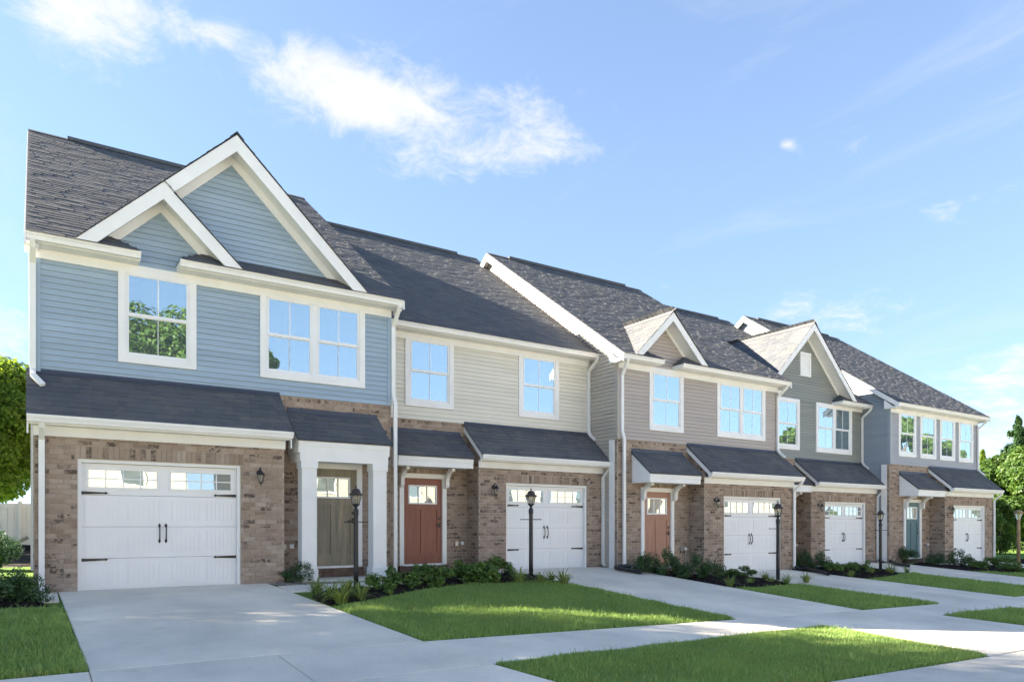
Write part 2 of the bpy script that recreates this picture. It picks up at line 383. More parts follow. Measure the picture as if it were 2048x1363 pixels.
g = sheet('far_verge', np.array([-900, -60, 0, 4, 9.8, 13.5, 16.5, 20.4, 33, 60, 120, 900.]), np.array([-900, -60, -30, -4.2]), .1, 'grass_ground', zfun=lambda x, y: street_z(x, y)); g['kind'] = 'structure'

def slab(parent, name, xa0, xb0, y0, xa1, xb1, y1, mat, dz=.022, step=.3, warp=None):
    """slab between y0 (street side, x xa0..xb0) and y1 (house side, x xa1..xb1), following the ground, with a rounded edge"""
    ny = max(2, int((y1-y0)/step)+1); nx = max(2, int((max(xb0-xa0, xb1-xa1))/step)+1)
    e = .004; ys = [y0+e]+[y0+e+.008]+list(np.linspace(y0, y1, ny)[1:-1])+[y1-e-.008, y1-e]
    ts = [0, None]; V = []; Fs = []
    m = nx+3
    for q, y in enumerate(ys):
        t = (y-y0)/(y1-y0); a = xa0+(xa1-xa0)*t+e; b = xb0+(xb1-xb0)*t-e
        xs = [a, a+.008]+list(np.linspace(a, b, nx)[1:-1])+[b-.008, b]
        while len(xs) < m: xs.insert(2, (xs[1]+xs[2])/2)
        for p, x in enumerate(xs):
            edge = p in (0, len(xs)-1) or q in (0, len(ys)-1)
            yy = y
            if warp:
                lo_, hi_ = warp(x); yy = lo_+(y-y0)/(y1-y0)*(hi_-lo_)
            V.append((x, yy, float(gz(x, yy))+dz-(.007 if edge else 0)))
    nx = len(V)//len(ys); ny = len(ys)
    Fs = [(j*nx+i, j*nx+i+1, (j+1)*nx+i+1, (j+1)*nx+i) for j in range(ny-1) for i in range(nx-1)]
    ring = [i for i in range(nx)]+[j*nx+nx-1 for j in range(1, ny)]+[(ny-1)*nx+i for i in range(nx-2, -1, -1)]+[j*nx for j in range(ny-2, 0, -1)]
    k = len(V); V += [(V[i][0], V[i][1], V[i][2]-.1) for i in ring]; n = len(ring)
    Fs += [(ring[q], k+q, k+(q+1) % n, ring[(q+1) % n]) for q in range(n)]
    me = bpy.data.meshes.new(name); me.from_pydata(V, [], Fs); me.update()
    return link(name, me, mat, parent)
YS0, YS1 = 6.62, 8.0
def ys0(x): return float(np.interp(x, [0, 4.1, 10.6, 60], [6.62, 6.63, 7.03, 7.0]))     # street edge of the sidewalk
DRV = [(.44, 3.98, .33, 3.68), (9.75, 13.4, 9.55, 12.85), (16.45, 19.9, 16.3, 19.5), (23.3, 26.6, 22.9, 26.0), (30.1, 33.2, 29.6, 32.6)]
YG = [14.0, 15.27, 14.08, 15.08, 14.0]
APR = [(.44, 4.12, -.3, 4.5), (10.64, 14.42, 10.74, 14.95), (17.3, 20.8, 17.1, 21.4), (24.2, 27.4, 24.0, 28.0), (31, 34, 30.8, 34.6)]     # aprons: x at the sidewalk and at the kerb
sw = empty('sidewalk', (0, 0, 0)); sw['kind'] = 'structure'
cuts = [-14., -12.2, -10.4, -8.6, -6.8, -5., -3.2, -1.4]
for i, d in enumerate(DRV):
    nx_ = DRV[i+1][0] if i < 4 else 45.
    cuts += [d[0], (d[0]+d[1])/2, d[1]]
    k = max(1, int(round((nx_-d[1])/1.8))); cuts += [d[1]+(nx_-d[1])*q/k for q in range(1, k)]
cuts.append(45.)
for a, b in zip(cuts[:-1], cuts[1:]): slab(sw, 'slab', a, b, YS0, a, b, YS1, 'concrete_walk', warp=lambda x: (ys0(x)+.004, YS1-.004))
for i, d in enumerate(DRV):
    dr = empty('driveway', (0, 0, 0)); dr['kind'] = 'structure'
    yh = YG[i]+.10
    ym = 8+(yh-8)*.52
    xm = [d[0]+(d[2]-d[0])*.52, d[1]+(d[3]-d[1])*.52]
    if i == 0: slab(dr, 'slab', d[0], d[1], YS1, d[2], d[3], yh, 'concrete')
    else:
        slab(dr, 'slab', d[0], d[1], YS1, xm[0], xm[1], ym, 'concrete'); slab(dr, 'slab', xm[0], xm[1], ym, d[2], d[3], yh, 'concrete')
    ap = APR[i]
    slab(dr, 'apron', ap[2], ap[3], YK, ap[0], ap[1], YS0, 'concrete_walk', warp=lambda x: (YK+.004, ys0(x)-.004))
# short walks from each drive to the front door
wk = empty('front_walk', (0, 0, 0)); wk['kind'] = 'structure'
slab(wk, 'slab', 3.75, 5.0, 12.72, 3.75, 5.0, 13.55, 'concrete_walk'); slab(wk, 'slab', 5.0, 6.2, 12.72, 5.0, 6.2, 13.55, 'concrete_walk')
for x0, x1, y0, y1 in ((7.1, 9.55, 14.35, 15.1), (13.75, 16.3, 13.1, 13.85), (20.4, 22.9, 14.0, 14.8), (27.1, 29.6, 13.0, 13.75)):
    slab(wk, 'slab', x0, x1, y0, x0, x1, y1, 'concrete_walk')
slab(wk, 'slab', .02, .32, 12.9, .02, .32, 13.98, 'concrete_walk')

# ------------------------------------------------------------------ town houses
SL = .69; ZE = 5.90; YE = -.45; YR = 6.42; ZR = ZE+SL*(YR-YE)
ROOFZ = lambda y: ZE+SL*(y-YE)
BCACHE = {}; SCACHE = {}
def brick_verts(l, hgt, d=.009):
    i = .004; a, b = l/2, hgt/2
    V = [(-a,.012,-b),(a,.012,-b),(a,.012,b),(-a,.012,b),(-a,-d+.004,-b),(a,-d+.004,-b),(a,-d+.004,b),(-a,-d+.004,b),(-a+i,-d,-b+i),(a-i,-d,-b+i),(a-i,-d,b-i),(-a+i,-d,b-i)]
    Fs = [(0,1,5,4),(1,2,6,5),(2,3,7,6),(3,0,4,7),(4,5,9,8),(5,6,10,9),(6,7,11,10),(7,4,8,11),(8,9,10,11)]
    return V, Fs
def shingle_verts(wd, t, ln=.186):
    g_ = .0015; a, b = g_, wd-g_
    return [(a,0,0),(b,0,0),(b,ln,-.004),(a,ln,-.004),(a,0,t),(b,0,t),(b,ln,.0005),(a,ln,.0005)], [(4,5,6,7),(0,1,5,4),(1,2,6,5),(3,0,4,7)]
class House:
    def __init__(s, x0, W, Yu, zb, sid, side_sid, label):
        s.x0, s.W, s.Yu, s.zb = x0, W, Yu, zb; s.sid = sid; s.side = side_sid
        s.root = empty('townhouse', (x0, Yu, zb)); tag(s.root, label, 'townhouse', 'row of attached townhouses')
        s.br = []; s.sh = []
    # --- bricks
    def bricks(s, frame, u0, u1, z0, z1, holes=(), clip=None, L=.2032, H=.0813):
        k = 0; z = z0
        while z < z1-.02:
            zt = min(z+H, z1); iv = [(u0, u1)]
            if clip:
                c = clip(zt); iv = [(max(u0, c[0]), min(u1, c[1]))]
            for (a, b, c, d) in holes:
                if min(zt, d)-max(z, c) > .3*H:
                    iv = [q for (p0, p1) in iv for q in ((p0, min(p1, a)), (max(p0, b), p1)) if q[1]-q[0] > .03]
            off = (k % 2)*L/2
            for a, b in iv:
                n0 = math.floor((a-off)/L)
                p = n0*L+off
                while p < b:
                    q0, q1 = max(p, a), min(p+L, b)
                    if q1-q0 > .045: s.br.append((frame, (q0+q1)/2, (z+zt)/2, q1-q0-.010, zt-z-.010))
                    p += L
            z += H; k += 1
    def soldiers(s, frame, u0, u1, z0, z1):
        n = int(round((u1-u0)/.0813)); d = (u1-u0)/n
        for i in range(n): s.br.append((frame, u0+(i+.5)*d, (z0+z1)/2, d-.010, z1-z0-.010))
    def finish_bricks(s, nobj):
        def pos(b): 
            f, u, z, l, hh = b
            return (u, f[1], z) if f[0] == 'F' else (f[1], u, z)
        camp = Vector((-s.x0, -s.Yu, 1.11-s.zb))
        s.br.sort(key=lambda b: (Vector(pos(b))-camp).length+(3 if b[0][0] == 'S' else 0))
        rr = random.Random(5)
        J = MB()
        for i, b in enumerate(s.br):
            f, u, z, l, hh = b; l = round(l/.004)*.004; hh = round(hh, 3)
            if i < nobj:
                key = (l, hh)
                if key not in BCACHE: m = MB(); m.add(*brick_verts(l, hh)); BCACHE[key] = m.mesh('brick')
                o = link('brick', BCACHE[key], 'brick', s.root)
                x, y, zz = pos(b); dd = rr.uniform(-.0015, .0025)
                if f[0] == 'F': o.location = (x, y-dd, zz); o.rotation_euler = (0, rr.uniform(-.004, .004), 0)
                else: o.location = (x-dd, y, zz); o.rotation_euler = (0, 0, -math.pi/2)
            else:
                V, Fs = brick_verts(l, hh); x, y, zz = pos(b); dd = rr.uniform(-.0015, .0025)
                if f[0] == 'F': V = [(p+x, q+y-dd, r_+zz) for p, q, r_ in V]
                else: V = [(q+x-dd, -p+y, r_+zz) for p, q, r_ in V]
                J.add(V, Fs)
        if J.v: J.build('brickwork', 'brick', s.root, kind='stuff')
    # --- shingles: P0 lower corner, U across, V up the slope
    def shingles(s, P0, U, V, vlen, xr, exp=.143, parent=None, rnd=None):
        U = Vector(U).normalized(); V = Vector(V).normalized(); Nn = U.cross(V).normalized(); P0 = Vector(P0)
        rr = random.Random(int(P0.x*100+P0.z*37+s.x0*11)); k = 0; v = 0.
        while v < vlen-.02:
            ivs = xr(v+.06)
            if isinstance(ivs, tuple): ivs = [ivs]
            for a, b in ivs:
                p = a-rr.uniform(0, .25)
                while p < b:
                    wd = rr.choice((.12, .16, .20, .25, .30, .36)); q0, q1 = max(p, a), min(p+wd, b)
                    if q1-q0 > .02: s.sh.append((P0+U*q0+V*v, U, V, Nn, round(q1-q0, 3), rr.choice((.006, .008, .013, .014)), parent))
                    p += wd
            v += exp; k += 1
    def finish_shingles(s, nobj):
        camp = Vector((-s.x0, -s.Yu, 1.11-s.zb))
        s.sh.sort(key=lambda q: (q[0]-camp).length)
        J = {}
        for i, (P, U, V, Nn, wd, t, par) in enumerate(s.sh):
            if i < nobj:
                key = (round(wd/.01)*.01, t)
                if key not in SCACHE: m = MB(); m.add(*shingle_verts(wd, t)); SCACHE[key] = m.mesh('shingle')
                o = link('shingle', SCACHE[key], 'shingle', par or s.root)
                M = Matrix((U, V, Nn)).transposed().to_4x4(); M.translation = P; o.matrix_local = M
            else:
                vs, fs = shingle_verts(wd, t); J.setdefault(par, MB()).add([P+U*a+V*b+Nn*c for a, b, c in vs], fs)
        for par, m in J.items(): m.build('shingle_field', 'shingle', par or s.root, kind='stuff')
    # --- lap siding
    def plank(s, x0b, x1b, x0t, x1t, z0, z1, y=0.):
        yb, yt = y-.027, y-.002
        MB().add([(x0b,yb,z0),(x1b,yb,z0),(x1t,yt,z1),(x0t,yt,z1),(x0b,y+.012,z0),(x1b,y+.012,z0)], [(0,1,2,3),(4,5,1,0)]).build('siding_plank', s.sid, s.root)
    def siding(s, z0, z1, x0, x1, holes=(), rng_=None, H=.1016):
        z = z0
        while z < z1-.01:
            zt = min(z+H, z1)
            if rng_:
                a0, a1 = rng_(z); b0, b1 = rng_(zt)
                if a1-a0 > .03: s.plank(a0, a1, b0, max(b0, b1), z, zt)
            else:
                iv = [(x0, x1)]
                for (a, b, c, d) in holes:
                    if min(zt, d)-max(z, c) > .02: iv = [q for p in iv for q in ((p[0], min(p[1], a)), (max(p[0], b), p[1])) if q[1]-q[0] > .01]
                for a, b in iv: s.plank(a, b, a, b, z, zt)
            z += H
    def side_siding(s, z0, z1, yf, H=.1016):
        """left-hand wall (facing -x); yf(z) gives front and back y"""
        z = z0
        while z < z1-.01:
            zt = min(z+H, z1); a0, a1 = yf(z); b0, b1 = yf(zt)
            if a1-a0 > .05:
                MB().add([(-.027,a1,z),(-.027,a0,z),(-.002,b0,zt),(-.002,max(b0, b1),zt),(.01,a1,z),(.01,a0,z)], [(0,1,2,3),(4,5,1,0)]).build('siding_plank', s.side, s.root)
            z += H
    # --- small things
    def gutter(s, x0, x1, y, zt, name='gutter'):
        t = .004; out = [(y,zt-.005),(y,zt-.115),(y-.085,zt-.115),(y-.10,zt-.07),(y-.122,zt-.03),(y-.125,zt)]
        inn = [(y-.121,zt),(y-.118,zt-.03),(y-.096,zt-.07),(y-.082,zt-.111),(y-.004,zt-.111),(y-.004,zt-.005)]
        m = MB(); m.prism_x(out+inn, x0+.004, x1-.004); m.prism_x(out, x0, x0+.004); m.prism_x(out, x1-.004, x1)
        return m.build(name, 'white_trim', s.root)
    def spout(s, path): 
        a, b = .039, .027
        o = MB().sweep(path, [(-a,-b),(a,-b),(a,b),(-a,b)]).build('downspout', 'white_trim', s.root); return o
    def rake(s, xp, zp, xe, ze, hgt, y0, y1, name='rake_board', mat='white_trim'):
        return MB().prism_y([(xp,zp),(xe,ze),(xe+(xp-xe)*hgt/abs(zp-ze),ze),(xp,zp-hgt)] if name == 'rake_board' else [(xp,zp),(xe,ze),(xe,ze-hgt),(xp,zp-hgt)], y0, y1).build(name, mat, s.root)
    def soffit(s, x0, x1, y0, y1, z, pitch=.102):
        m = MB(); n = max(1, int((x1-x0)/pitch)); d = (x1-x0)/n
        m.box(x0, x1, y0, y1, z, z+.012)
        for i in range(n): m.box(x0+i*d+.006, x0+(i+1)*d-.006, y0+.004, y1-.004, z-.008, z-.001)
        m.build('soffit', 'white_trim', s.root)
    def window(s, x0, x1, z0, z1, n=1, head=False):
        """outer casing x0..x1, z0..z1; n double-hung units side by side"""
        cw = .115; m = MB(); top = z1+(.0 if head else .03)
        m.box(x0, x0+cw, -.042, .01, z0, z1); m.box(x1-cw, x1, -.042, .01, z0, z1); m.box(x0+cw, x1-cw, -.042, .01, z0, z0+cw)
        m.box(x0+cw, x1-cw, -.05, .01, z1-(cw if head else .0)-.005, z1+(0 if head else .035))
        wobj = m.build('window', 'white_trim', s.root)
        za, zb_ = z0+cw, z1-(cw if head else .0)-.005; a, b = x0+cw, x1-cw; mul = .085
        wdt = (b-a-mul*(n-1))/n; zm = (za+zb_)/2+.01
        for k in range(n):
            ua = a+k*(wdt+mul); ub = ua+wdt
            if k: B(ua-mul, ua, -.036, .01, za, zb_).build('mullion', 'white_vinyl', wobj)
            fr = .045
            f = MB(); f.box(ua, ua+fr*.6, -.03, .01, za, zb_); f.box(ub-fr*.6, ub, -.03, .01, za, zb_); f.box(ua+fr*.6, ub-fr*.6, -.03, .01, za, za+fr*.7)
            f.build('frame', 'white_vinyl', wobj)
            ua += fr*.6; ub -= fr*.6; zl = za+fr*.7
            for (c, d, yy, nm) in ((zm-.02, zb_, -.022, 'upper'), (zl, zm+.02, .004, 'lower')):
                q = MB(); bt = .046 if nm == 'lower' else .055
                q.box(ua, ua+.030, yy-.018, yy+.004, c, d); q.box(ub-.030, ub, yy-.018, yy+.004, c, d)
                q.box(ua+.030, ub-.030, yy-.018, yy+.004, c, c+bt); q.box(ua+.030, ub-.030, yy-.018, yy+.004, d-(.03 if nm == 'upper' else .05), d)
                q.build('sash', 'white_vinyl', wobj)
                p0, p1, r0, r1 = ua+.030, ub-.030, c+bt, d-(.03 if nm == 'upper' else .05); mid = (p0+p1)/2
                for (e0, e1) in ((p0, mid-.010), (mid+.010, p1)): B(e0, e1, yy-.006, yy+.002, r0, r1).build('pane', 'window_glass', wobj)
                mw = .010 if nm == 'upper' else .006; B(mid-mw, mid+mw, yy-.011, yy+.002, r0, r1).build('muntin', 'white_vinyl', wobj)
        return wobj
    def garage_door(s, x0, x1, yf, ztop):
        """opening x0..x1 at brick face yf"""
        m = MB(); y0 = yf+.03; tw = .055
        m.box(x0, x0+tw, y0, yf+.16, -.03, ztop); m.box(x1-tw, x1, y0, yf+.16, -.03, ztop); m.box(x0+tw, x1-tw, y0, yf+.16, ztop-tw, ztop)
        m.build('garage_door_frame', 'white_trim', s.root)
        a, b = x0+tw+.003, x1-tw-.003; zt = ztop-tw-.003; yd = yf+.12; hs = (zt-.012)/4
        d = MB()
        for k in range(4): d.box(a, b, yd, yd+.05, .012+k*hs+(.003 if k else 0), .012+(k+1)*hs-.003)
        door = d.build('garage_door', 'white_door', s.root); wd = b-a
        cols = [(.018, .225), (.278, .48), (.555, .745), (.79, .972)]
        for k in range(3):
            z0, z1 = .012+k*hs+.095, .012+(k+1)*hs-.075
            for c0, c1 in cols:
                p = MB(); pa, pb = a+wd*c0, a+wd*c1; nb = 6; w_ = (pb-pa-.036)/nb
                p.box(pa, pa+.012, yd-.006, yd-.0005, z0, z1); p.box(pb-.012, pb, yd-.006, yd-.0005, z0, z1)
                p.box(pa+.012, pb-.012, yd-.006, yd-.0005, z0, z0+.012); p.box(pa+.012, pb-.012, yd-.006, yd-.0005, z1-.012, z1)
                for q in range(nb): p.box(pa+.018+q*w_+.003, pa+.018+(q+1)*w_-.003, yd-.0045, yd-.0005, z0+.018, z1-.018)
                p.build('panel', 'white_door', door)
        zw0, zw1 = .012+3*hs+.10, zt-.075
        for c0, c1 in ((.028, .475), (.54, .975)):
            pa, pb = a+wd*c0, a+wd*c1; f = MB(); fr = .028
            f.box(pa, pb, yd-.018, yd-.0005, zw0, zw0+fr); f.box(pa, pb, yd-.018, yd-.0005, zw1-fr, zw1)
            f.box(pa, pa+fr, yd-.018, yd-.0005, zw0+fr, zw1-fr); f.box(pb-fr, pb, yd-.018, yd-.0005, zw0+fr, zw1-fr)
            w4 = (pb-pa-2*fr)/4; h2 = (zw1-zw0-2*fr)/2
            for q in range(1, 4): f.box(pa+fr+q*w4-.009, pa+fr+q*w4+.009, yd-.016, yd-.0005, zw0+fr, zw1-fr)
            for q in range(4): f.box(pa+fr+q*w4+(.009 if q else 0), pa+fr+(q+1)*w4-(.009 if q < 3 else 0), yd-.016, yd-.0005, zw0+fr+h2-.009, zw0+fr+h2+.009)
            f.build('window_frame', 'white_door', door)
            for q in range(4):
                for r_ in range(2):
                    B(pa+fr+q*w4+.009, pa+fr+(q+1)*w4-.009, yd-.004, yd-.0008, zw0+fr+r_*h2+.009, zw0+fr+(r_+1)*h2-.009).build('pane', 'garage_glass', door)
        for zz in (.012+3*hs+.035, .012+hs-.02):
            for sx, xa in ((1, a+.004), (-1, b-.004)):
                ln = .42
                pts = [(xa, zz-.026), (xa+sx*ln*.82, zz-.012), (xa+sx*ln*.84, zz-.026), (xa+sx*ln*.92, zz), (xa+sx*ln, zz+.001), (xa+sx*ln*.92, zz+.003), (xa+sx*ln*.84, zz+.028), (xa+sx*ln*.82, zz+.013), (xa, zz+.026)]
                MB().prism_y(pts, yd-.014, yd-.0006).build('strap_hinge', 'black_metal', door)
        for dx in (-.052, .052):
            xc = (a+b)/2+dx; zz = .012+2*hs-.11
            hd = MB().tube([(xc, yd-.004, zz+.13), (xc, yd-.045, zz+.09), (xc, yd-.052, zz), (xc, yd-.045, zz-.10), (xc, yd-.004, zz-.14)], .010, 6)
            for e in (zz+.13, zz-.14):
                hd.prism_y([(xc-.024, e), (xc, e+.045), (xc+.024, e), (xc, e-.045)], yd-.010, yd-.0006)
            hd.build('handle', 'black_metal', door)
    def front_door(s, x0, x1, z0, z1, mat, hand=1):
        cw = .115; m = MB(); yb = -.045
        m.box(x0, x0+cw, yb, .06, z0, z1); m.box(x1-cw, x1, yb, .06, z0, z1); m.box(x0+cw, x1-cw, yb, .06, z1-cw, z1)
        m.box(x0+cw, x1-cw, -.03, .06, z0-.02, z0+.025); m.build('door_casing', 'white_trim', s.root)
        a, b = x0+cw+.004, x1-cw-.004; c, e = z0+.03, z1-cw-.004
        d = B(a, b, .030, .07, c, e).build('front_door', mat, s.root); h_ = e-c; wd = b-a; yd = .030
        st = .12
        la, lb, lz0, lz1 = a+.13, b-.13, c+h_*.70, e-.16
        # stiles and rails stand proud, two long flat panels between them
        r_ = MB(); mid = (a+b)/2
        r_.box(a, a+st, yd-.020, yd-.0006, c, e); r_.box(b-st, b, yd-.020, yd-.0006, c, e)
        r_.box(a+st, b-st, yd-.020, yd-.0006, c, c+.24); r_.box(a+st, b-st, yd-.020, yd-.0006, lz0-.14, lz0); r_.box(a+st, b-st, yd-.020, yd-.0006, lz1, e)
        r_.box(mid-.05, mid+.05, yd-.020, yd-.0006, c+.24, lz0-.14); r_.build('rail', mat, d)
        f = MB(); fr = .035
        f.box(la, lb, yd-.032, yd-.0006, lz0, lz0+fr); f.box(la, lb, yd-.032, yd-.0006, lz1-fr, lz1); f.box(la, la+fr, yd-.032, yd-.0006, lz0+fr, lz1-fr); f.box(lb-fr, lb, yd-.032, yd-.0006, lz0+fr, lz1-fr)
        w3 = (lb-la-2*fr)/3
        for q in (1, 2): f.box(la+fr+q*w3-.012, la+fr+q*w3+.012, yd-.028, yd-.0006, lz0+fr, lz1-fr)
        f.build('window_frame', 'white_vinyl', d)
        for q in range(3): B(la+fr+q*w3+.012*(q > 0), la+fr+(q+1)*w3-.012*(q < 2), yd-.008, yd-.001, lz0+fr, lz1-fr).build('pane', 'door_glass', d)
        xk = b-.065
        k = MB(); k.tube([(xk, yd-.020, c+.93), (xk, yd-.06, c+.93), (xk-.03, yd-.065, c+.93), (xk-.13, yd-.06, c+.925)], .011, 6); k.box(xk-.03, xk+.03, yd-.028, yd-.0205, c+.87, c+.99); k.build('lever', 'bronze_metal', d)
        B(xk-.028, xk+.028, yd-.038, yd-.0205, c+1.06, c+1.12).build('deadbolt', 'bronze_metal', d)
        # brick sill under the threshold
        B(x0-.02, x1+.02, -.10, .0, z0-.20, z0-.022).build('door_sill', 'brick_step', s.root)
    def wall_lamp(s, x, y, z):
        m = MB().lathe([(.0, .0), (.055, .0), (.05, .012), (.0, .02)], n=10)
        m.v = [(p[0], -p[2], p[1]) for p in m.v]
        m.tube([(0, -.01, .02), (0, -.08, .09), (0, -.13, .07), (0, -.135, .02)], .010, 6)
        m.lathe([(.012, .03), (.03, .015), (.062, -.02), (.075, -.05), (.07, -.055)], 0, -.135, 10)
        m.lathe([(.034, -.185), (.03, -.20), (.012, -.215), (.016, -.23), (.0, -.245)], 0, -.135, 10)
        for q in range(6):
            A = q*math.pi/3; m.tube([(.066*math.cos(A), -.135+.066*math.sin(A), -.05), (.034*math.cos(A), -.135+.034*math.sin(A), -.19)], .005, 4)
        l = m.build('wall_lamp', 'black_metal', s.root); l.location = (x, y, z)
        g_ = MB().lathe([(.058, -.055), (.030, -.185)], 0, -.135, 10).build('glass', 'lantern_glass', l)
    def outlet(s, x, y, z, conduit=False):
        B(x-.045, x+.045, y-.05, y+.005, z-.055, z+.055).build('outlet_box', 'grey_metal', s.root)
        m = B(x+.11, x+.19, y-.06, y+.005, z-.03, z+.05)
        o = m.build('junction_box', 'white_vinyl', s.root)
        if conduit: MB().tube([(x+.15, y-.03, z-.03), (x+.15, y-.03, .0)], .012, 6).build('conduit', 'grey_metal', s.root)
    def curved_bracket(s, x, yw, zt, par):
        """scrolled bracket: profile in y,z swept .09 wide"""
        pts = []; ro = .34; ri = .26
        for k in range(9):
            A = k/8*math.pi/2; pts.append((yw-.36+.0+(.36-.02)*(1-math.cos(A))*1.0, zt-.03-.36*math.sin(A)))
        out = [(yw-.40, zt), (yw-.40, zt-.06)]+[(yw-.38+.31*(1-math.cos(k/8*math.pi/2)), zt-.06-.28*math.sin(k/8*math.pi/2)) for k in range(9)]+[(yw-.07, zt-.44), (yw, zt-.46), (yw, zt-.36)]
        inn = [(yw-.0, zt-.33)]+[(yw-.02-.22*math.sin(k/6*math.pi/2), zt-.05-.26*(math.cos(k/6*math.pi/2))) for k in range(7)]+[(yw-.25, zt)]
        m = MB()
        q = [(yw-.40, zt), (yw-.40, zt-.07), (yw-.30, zt-.085), (yw-.20, zt-.14), (yw-.13, zt-.22), (yw-.11, zt-.32), (yw-.115, zt-.40), (yw-.09, zt-.45), (yw-.03, zt-.47), (yw, zt-.47), (yw, zt-.36), (yw-.03, zt-.33), (yw-.05, zt-.20), (yw-.12, zt-.09), (yw-.22, zt-.03), (yw-.26, zt)]
        k = len(m.v); n = len(q)
        vs = [(x-.045, a, b) for a, b in q]+[(x+.045, a, b) for a, b in q]
        half = n//2; fs = []
        for i in range(7): fs += [(i, i+1, n-2-i, n-1-i), (n+n-1-i, n+n-2-i, n+i+1, n+i)]
        fs += [(i, n+i, n+(i+1) % n, (i+1) % n) for i in range(n)]
        m.add(vs, fs).build('bracket', 'white_trim', par)
    def gable_roof(s, xp, zp, half, slope, yfront, both=True):
        """front-facing gable whose planes run back into the main roof; front edge at yfront"""
        zb_ = zp-half*slope; ln = math.hypot(half, half*slope)
        yv = lambda z: YE+(z-ZE)/SL
        for sx in (-1, 1):
            # deck triangle
            top = 0.012
            P = [(xp, yfront, zp-top), (xp+sx*half, yfront, zb_-top), (xp+sx*half, max(yfront, yv(zb_)), zb_-top), (xp, yv(zp), zp-top)]
            Q = [(a, b, c-.05) for a, b, c in P]
            f = [(0,1,2,3),(7,6,5,4),(0,4,5,1),(1,5,6,2),(2,6,7,3),(3,7,4,0)]
            MB().add(P+Q, f if sx < 0 else [t[::-1] for t in f]).build('gable_deck', 'flashing', s.root)
            V = Vector((-sx*half, 0, half*slope)).normalized()
            if sx < 0:
                s.shingles((xp-half, yfront-.03, zb_), (0, -1, 0), V, ln, lambda v: (-(max(yfront, yv(zb_+v*V.z))-yfront)-.06, 0.))
            else:
                s.shingles((xp+half, yfront-.03, zb_), (0, 1, 0), V, ln, lambda v: (0., max(yfront, yv(zb_+v*V.z))-yfront+.06))
        m = MB()
        for sx in (-1, 1):
            m.add([(xp, yfront-.035, zp+.03), (xp+sx*.13, yfront-.035, zp-.13*slope+.024), (xp+sx*.13, yv(zp), zp-.13*slope+.024), (xp, yv(zp)+.1, zp+.03)], [(0,1,2,3) if sx < 0 else (3,2,1,0)])
        m.build('ridge_cap', 'shingle', s.root)
    def main_roof(s, ohl, ohr, notch=None, vent=(.12, .88)):
        xa, xb = -ohl, s.W+ohr
        dz = .035
        if notch: segs = [(xa, notch[0]-.45), (notch[1]+.45, xb)]
        else: segs = [(xa, xb)]
        pf = [(YE, ROOFZ(YE)), (0., ROOFZ(0.)), (0., ROOFZ(0.)-.07), (YE, ROOFZ(YE)-.045)]
        pf = [(y, z-.012) for y, z in pf]
        for a, b in segs: MB().prism_x(pf, a, b).build('eave_deck', 'flashing', s.root)
        pf2 = [(.0, ROOFZ(0)-.012), (YR, ZR-.012), (2*YR-YE, ZE-.012), (2*YR-YE, ZE-.09), (YR, ZR-.12), (.0, ROOFZ(0)-.09)]
        MB().prism_x(pf2, xa, xb).build('roof_deck', 'flashing', s.root)
        V = Vector((0, 1, SL)).normalized(); ln = (YR-YE)/V.y
        def xr(v):
            y = YE+v*V.y
            if notch and y < 0:
                e = .45*(1-(0-y)/.45)
                return [(0., notch[0]-e-xa), (notch[1]+e-xa, xb-xa)]
            return (0., xb-xa)
        s.shingles((xa, YE-.03, ZE-.02), (1, 0, 0), V, ln+.03, xr)
        if notch:
            for e, sx in ((notch[0], -1), (notch[1], 1)):
                P = [(e, YE, ZE), (e, 0, ZE), (e+sx*.45, 0, ROOFZ(0)), (e, YE, ZE-.03), (e, 0, ZE-.03)]
                MB().add(P, [(0,1,2) if sx < 0 else (2,1,0), (3,4,1,0) if sx < 0 else (0,1,4,3)]).build('return_hip', 'shingle', s.root)
        # back slope as plain field and ridge vent
        B(xa+(xb-xa)*vent[0], xa+(xb-xa)*vent[1], YR-.13, YR+.13, ZR-.06, ZR+.028).build('ridge_vent', 'shingle', s.root)
        MB().prism_x([(YR-.14, ZR-.07), (YR, ZR+.02), (YR+.14, ZR-.07)], xa, xb).build('ridge_cap', 'shingle', s.root)
        MB().prism_x([(YR, ZR), (2*YR-YE, ZE), (2*YR-YE, ZE-.01), (YR, ZR-.01)], xa, xb).build('back_slope', 'shingle', s.root)
    def side_rake(s, x, face=-1):
        """rake board and soffit on a gable end; x = outer face of the board"""
        t = .03; a, b = (x, x+t) if face < 0 else (x-t, x)
        y0 = YE-.0; hgt = .24
        MB().prism_x([(YE, ZE-.03), (YR, ZR-.03), (YR, ZR-.03-hgt), (YE, ZE-.03-hgt+.06)], a, b).build('rake_board', 'white_trim', s.root)
        MB().prism_x([(2*YR-YE, ZE-.03), (YR, ZR-.03), (YR, ZR-.03-hgt), (2*YR-YE, ZE-.03-hgt)], a, b).build('rake_board', 'white_trim', s.root)
        c, d = (x+t, 0.) if face < 0 else (s.W, x-t)
        MB().prism_x([(YE+.02, ZE-.15), (YR, ZR-.15), (2*YR-YE, ZE-.15), (2*YR-YE, ZE-.165), (YR, ZR-.165), (YE+.02, ZE-.165)], c, d).build('rake_soffit', 'white_trim', s.root)
        # boxed return at the foot of the rake
        MB().prism_x([(YE+.13, ZE-.16), (YE+.13, 5.70), (.10, 5.70), (.10, ROOFZ(.10)-.24), (YE+.20, ZE-.16)], a+(.0 if face < 0 else -.0), (c if c > a else b)+.17 if face < 0 else b).build('cornice_return', 'white_trim', s.root)

